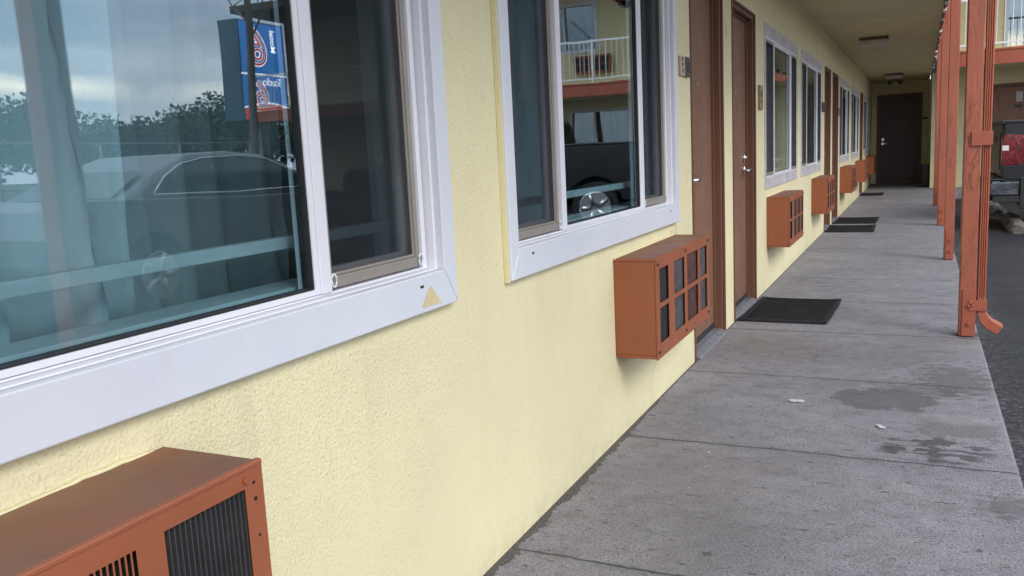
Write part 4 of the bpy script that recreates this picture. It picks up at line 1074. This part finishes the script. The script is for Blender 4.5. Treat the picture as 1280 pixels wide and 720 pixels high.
# low block wall and pipe fence on the far side of the lot
mb = MB(); mb.box(14.0, 14.2, 12.2, 17.8, LOT, 1.19); mb.box(13.97, 14.23, 12.17, 17.8, 1.191, 1.25); tag(mb.build('block_wall', M['block_wall'], bevel=.01), 'low cream block wall at the far edge of the lot', 'wall')
pf = empty('pipe_fence', (16.2, 4.0, LOT)); tag(pf, 'thin grey pipe fence behind the low cream wall', 'fence')
for zz in (1.0, 1.95): MB().tube([(0, 0, zz), (0, 15.5, zz)], .025, 8).build('rail', M['steel'], pf)
for k in range(7):
    mb = MB(); mb.tube([(0, 2.5*k+.2, 0), (0, 2.5*k+.2, 1.95)], .03, 8); mb.build('fence_post', M['steel'], pf)

# ------------------------------------------------------------------ sky and light
SUN_EL, SUN_AZ = R(38), R(125)   # azimuth clockwise from +y (towards +x)
wd_ = bpy.data.worlds.new('World'); sc.world = wd_; wd_.use_nodes = True; nt = wd_.node_tree; nt.nodes.clear()
T = NT.__new__(NT); T.t = nt; T._co = None
out = nt.nodes.new('ShaderNodeOutputWorld'); bg = nt.nodes.new('ShaderNodeBackground'); nt.links.new(bg.outputs[0], out.inputs['Surface'])
sky = nt.nodes.new('ShaderNodeTexSky'); sky.sky_type = 'NISHITA'; sky.sun_disc = False; sky.sun_elevation = SUN_EL; sky.sun_rotation = SUN_AZ
sky.air_density = 1.2; sky.dust_density = 2.0
co = nt.nodes.new('ShaderNodeTexCoord').outputs['Generated']; T._co = co
z = T.xyz()[2]
cl = T.noise(2.6, 6, .58, T.scaled((1, 1, 4.0)), .4)
cl2 = T.noise(7, 5, .6, T.scaled((1, 1, 3.0)), .6)
f = T.rng(T.math('ADD', T.math('MULTIPLY', cl, .72), T.math('MULTIPLY', cl2, .28)), .36, .66)
K = 9.5
cloud = T.mix(f, (.44*K, .53*K, .66*K), (.98*K, 1.03*K, 1.10*K))
# bright break in the overcast just above the horizon
band = T.math('SUBTRACT', 1, T.math('MINIMUM', T.math('ABSOLUTE', T.math('DIVIDE', T.math('SUBTRACT', T.math('ADD', z, T.math('MULTIPLY', T.math('SUBTRACT', T.noise(9, 4, .6, T.scaled((1, 1, .3))), .5), .05)), .082), .014)), 1))
cloud = T.mix(T.math('MULTIPLY', band, T.rng(T.noise(4, 3), .35, .55)), cloud, (2.4*K, 2.05*K, 1.55*K))
under = T.rng(z, .02, .075, 1, 0)
cloud = T.mix(T.math('MULTIPLY', under, .8), cloud, (.62*K, .70*K, .82*K))
mixed = T.mix(.90, sky.outputs[0], cloud)
nt.links.new(mixed, bg.inputs['Color']); bg.inputs['Strength'].default_value = .10
sl = bpy.data.lights.new('sun', 'SUN'); sl.energy = .8; sl.angle = R(25); sl.color = (1, .95, .88)
so = bpy.data.objects.new('sun', sl); COL.objects.link(so)
dirv = Vector((math.sin(SUN_AZ)*math.cos(SUN_EL), math.cos(SUN_AZ)*math.cos(SUN_EL), math.sin(SUN_EL)))
so.rotation_euler = (-dirv).to_track_quat('-Z', 'Y').to_euler(); so.location = dirv*30

# ------------------------------------------------------------------ camera
cam = bpy.data.cameras.new('camera'); co_ = bpy.data.objects.new('camera', cam); COL.objects.link(co_); sc.camera = co_
cam.sensor_width = 36; cam.lens = 1069.19/1280*36; cam.clip_start = .02; cam.clip_end = 1000
rows = ((0.9040689346519309, 0.42458553166687124, -0.0488516908252211), (-0.021515405303037263, 0.15937247927355447, 0.9869840425178346), (0.4268447595226732, -0.8912505479097114, 0.15321883734929762))
m = Matrix(rows).transposed().to_4x4(); m.translation = (1.025, 0, 1.1); co_.matrix_world = m

sc.render.engine = 'CYCLES'
sc.cycles.use_denoising = True
sc.cycles.max_bounces = 10; sc.cycles.transparent_max_bounces = 24; sc.cycles.diffuse_bounces = 5
vs = sc.view_settings; vs.view_transform = 'Standard'; vs.look = 'None'; vs.gamma = 1; vs.use_curve_mapping = False; vs.exposure = 1.38
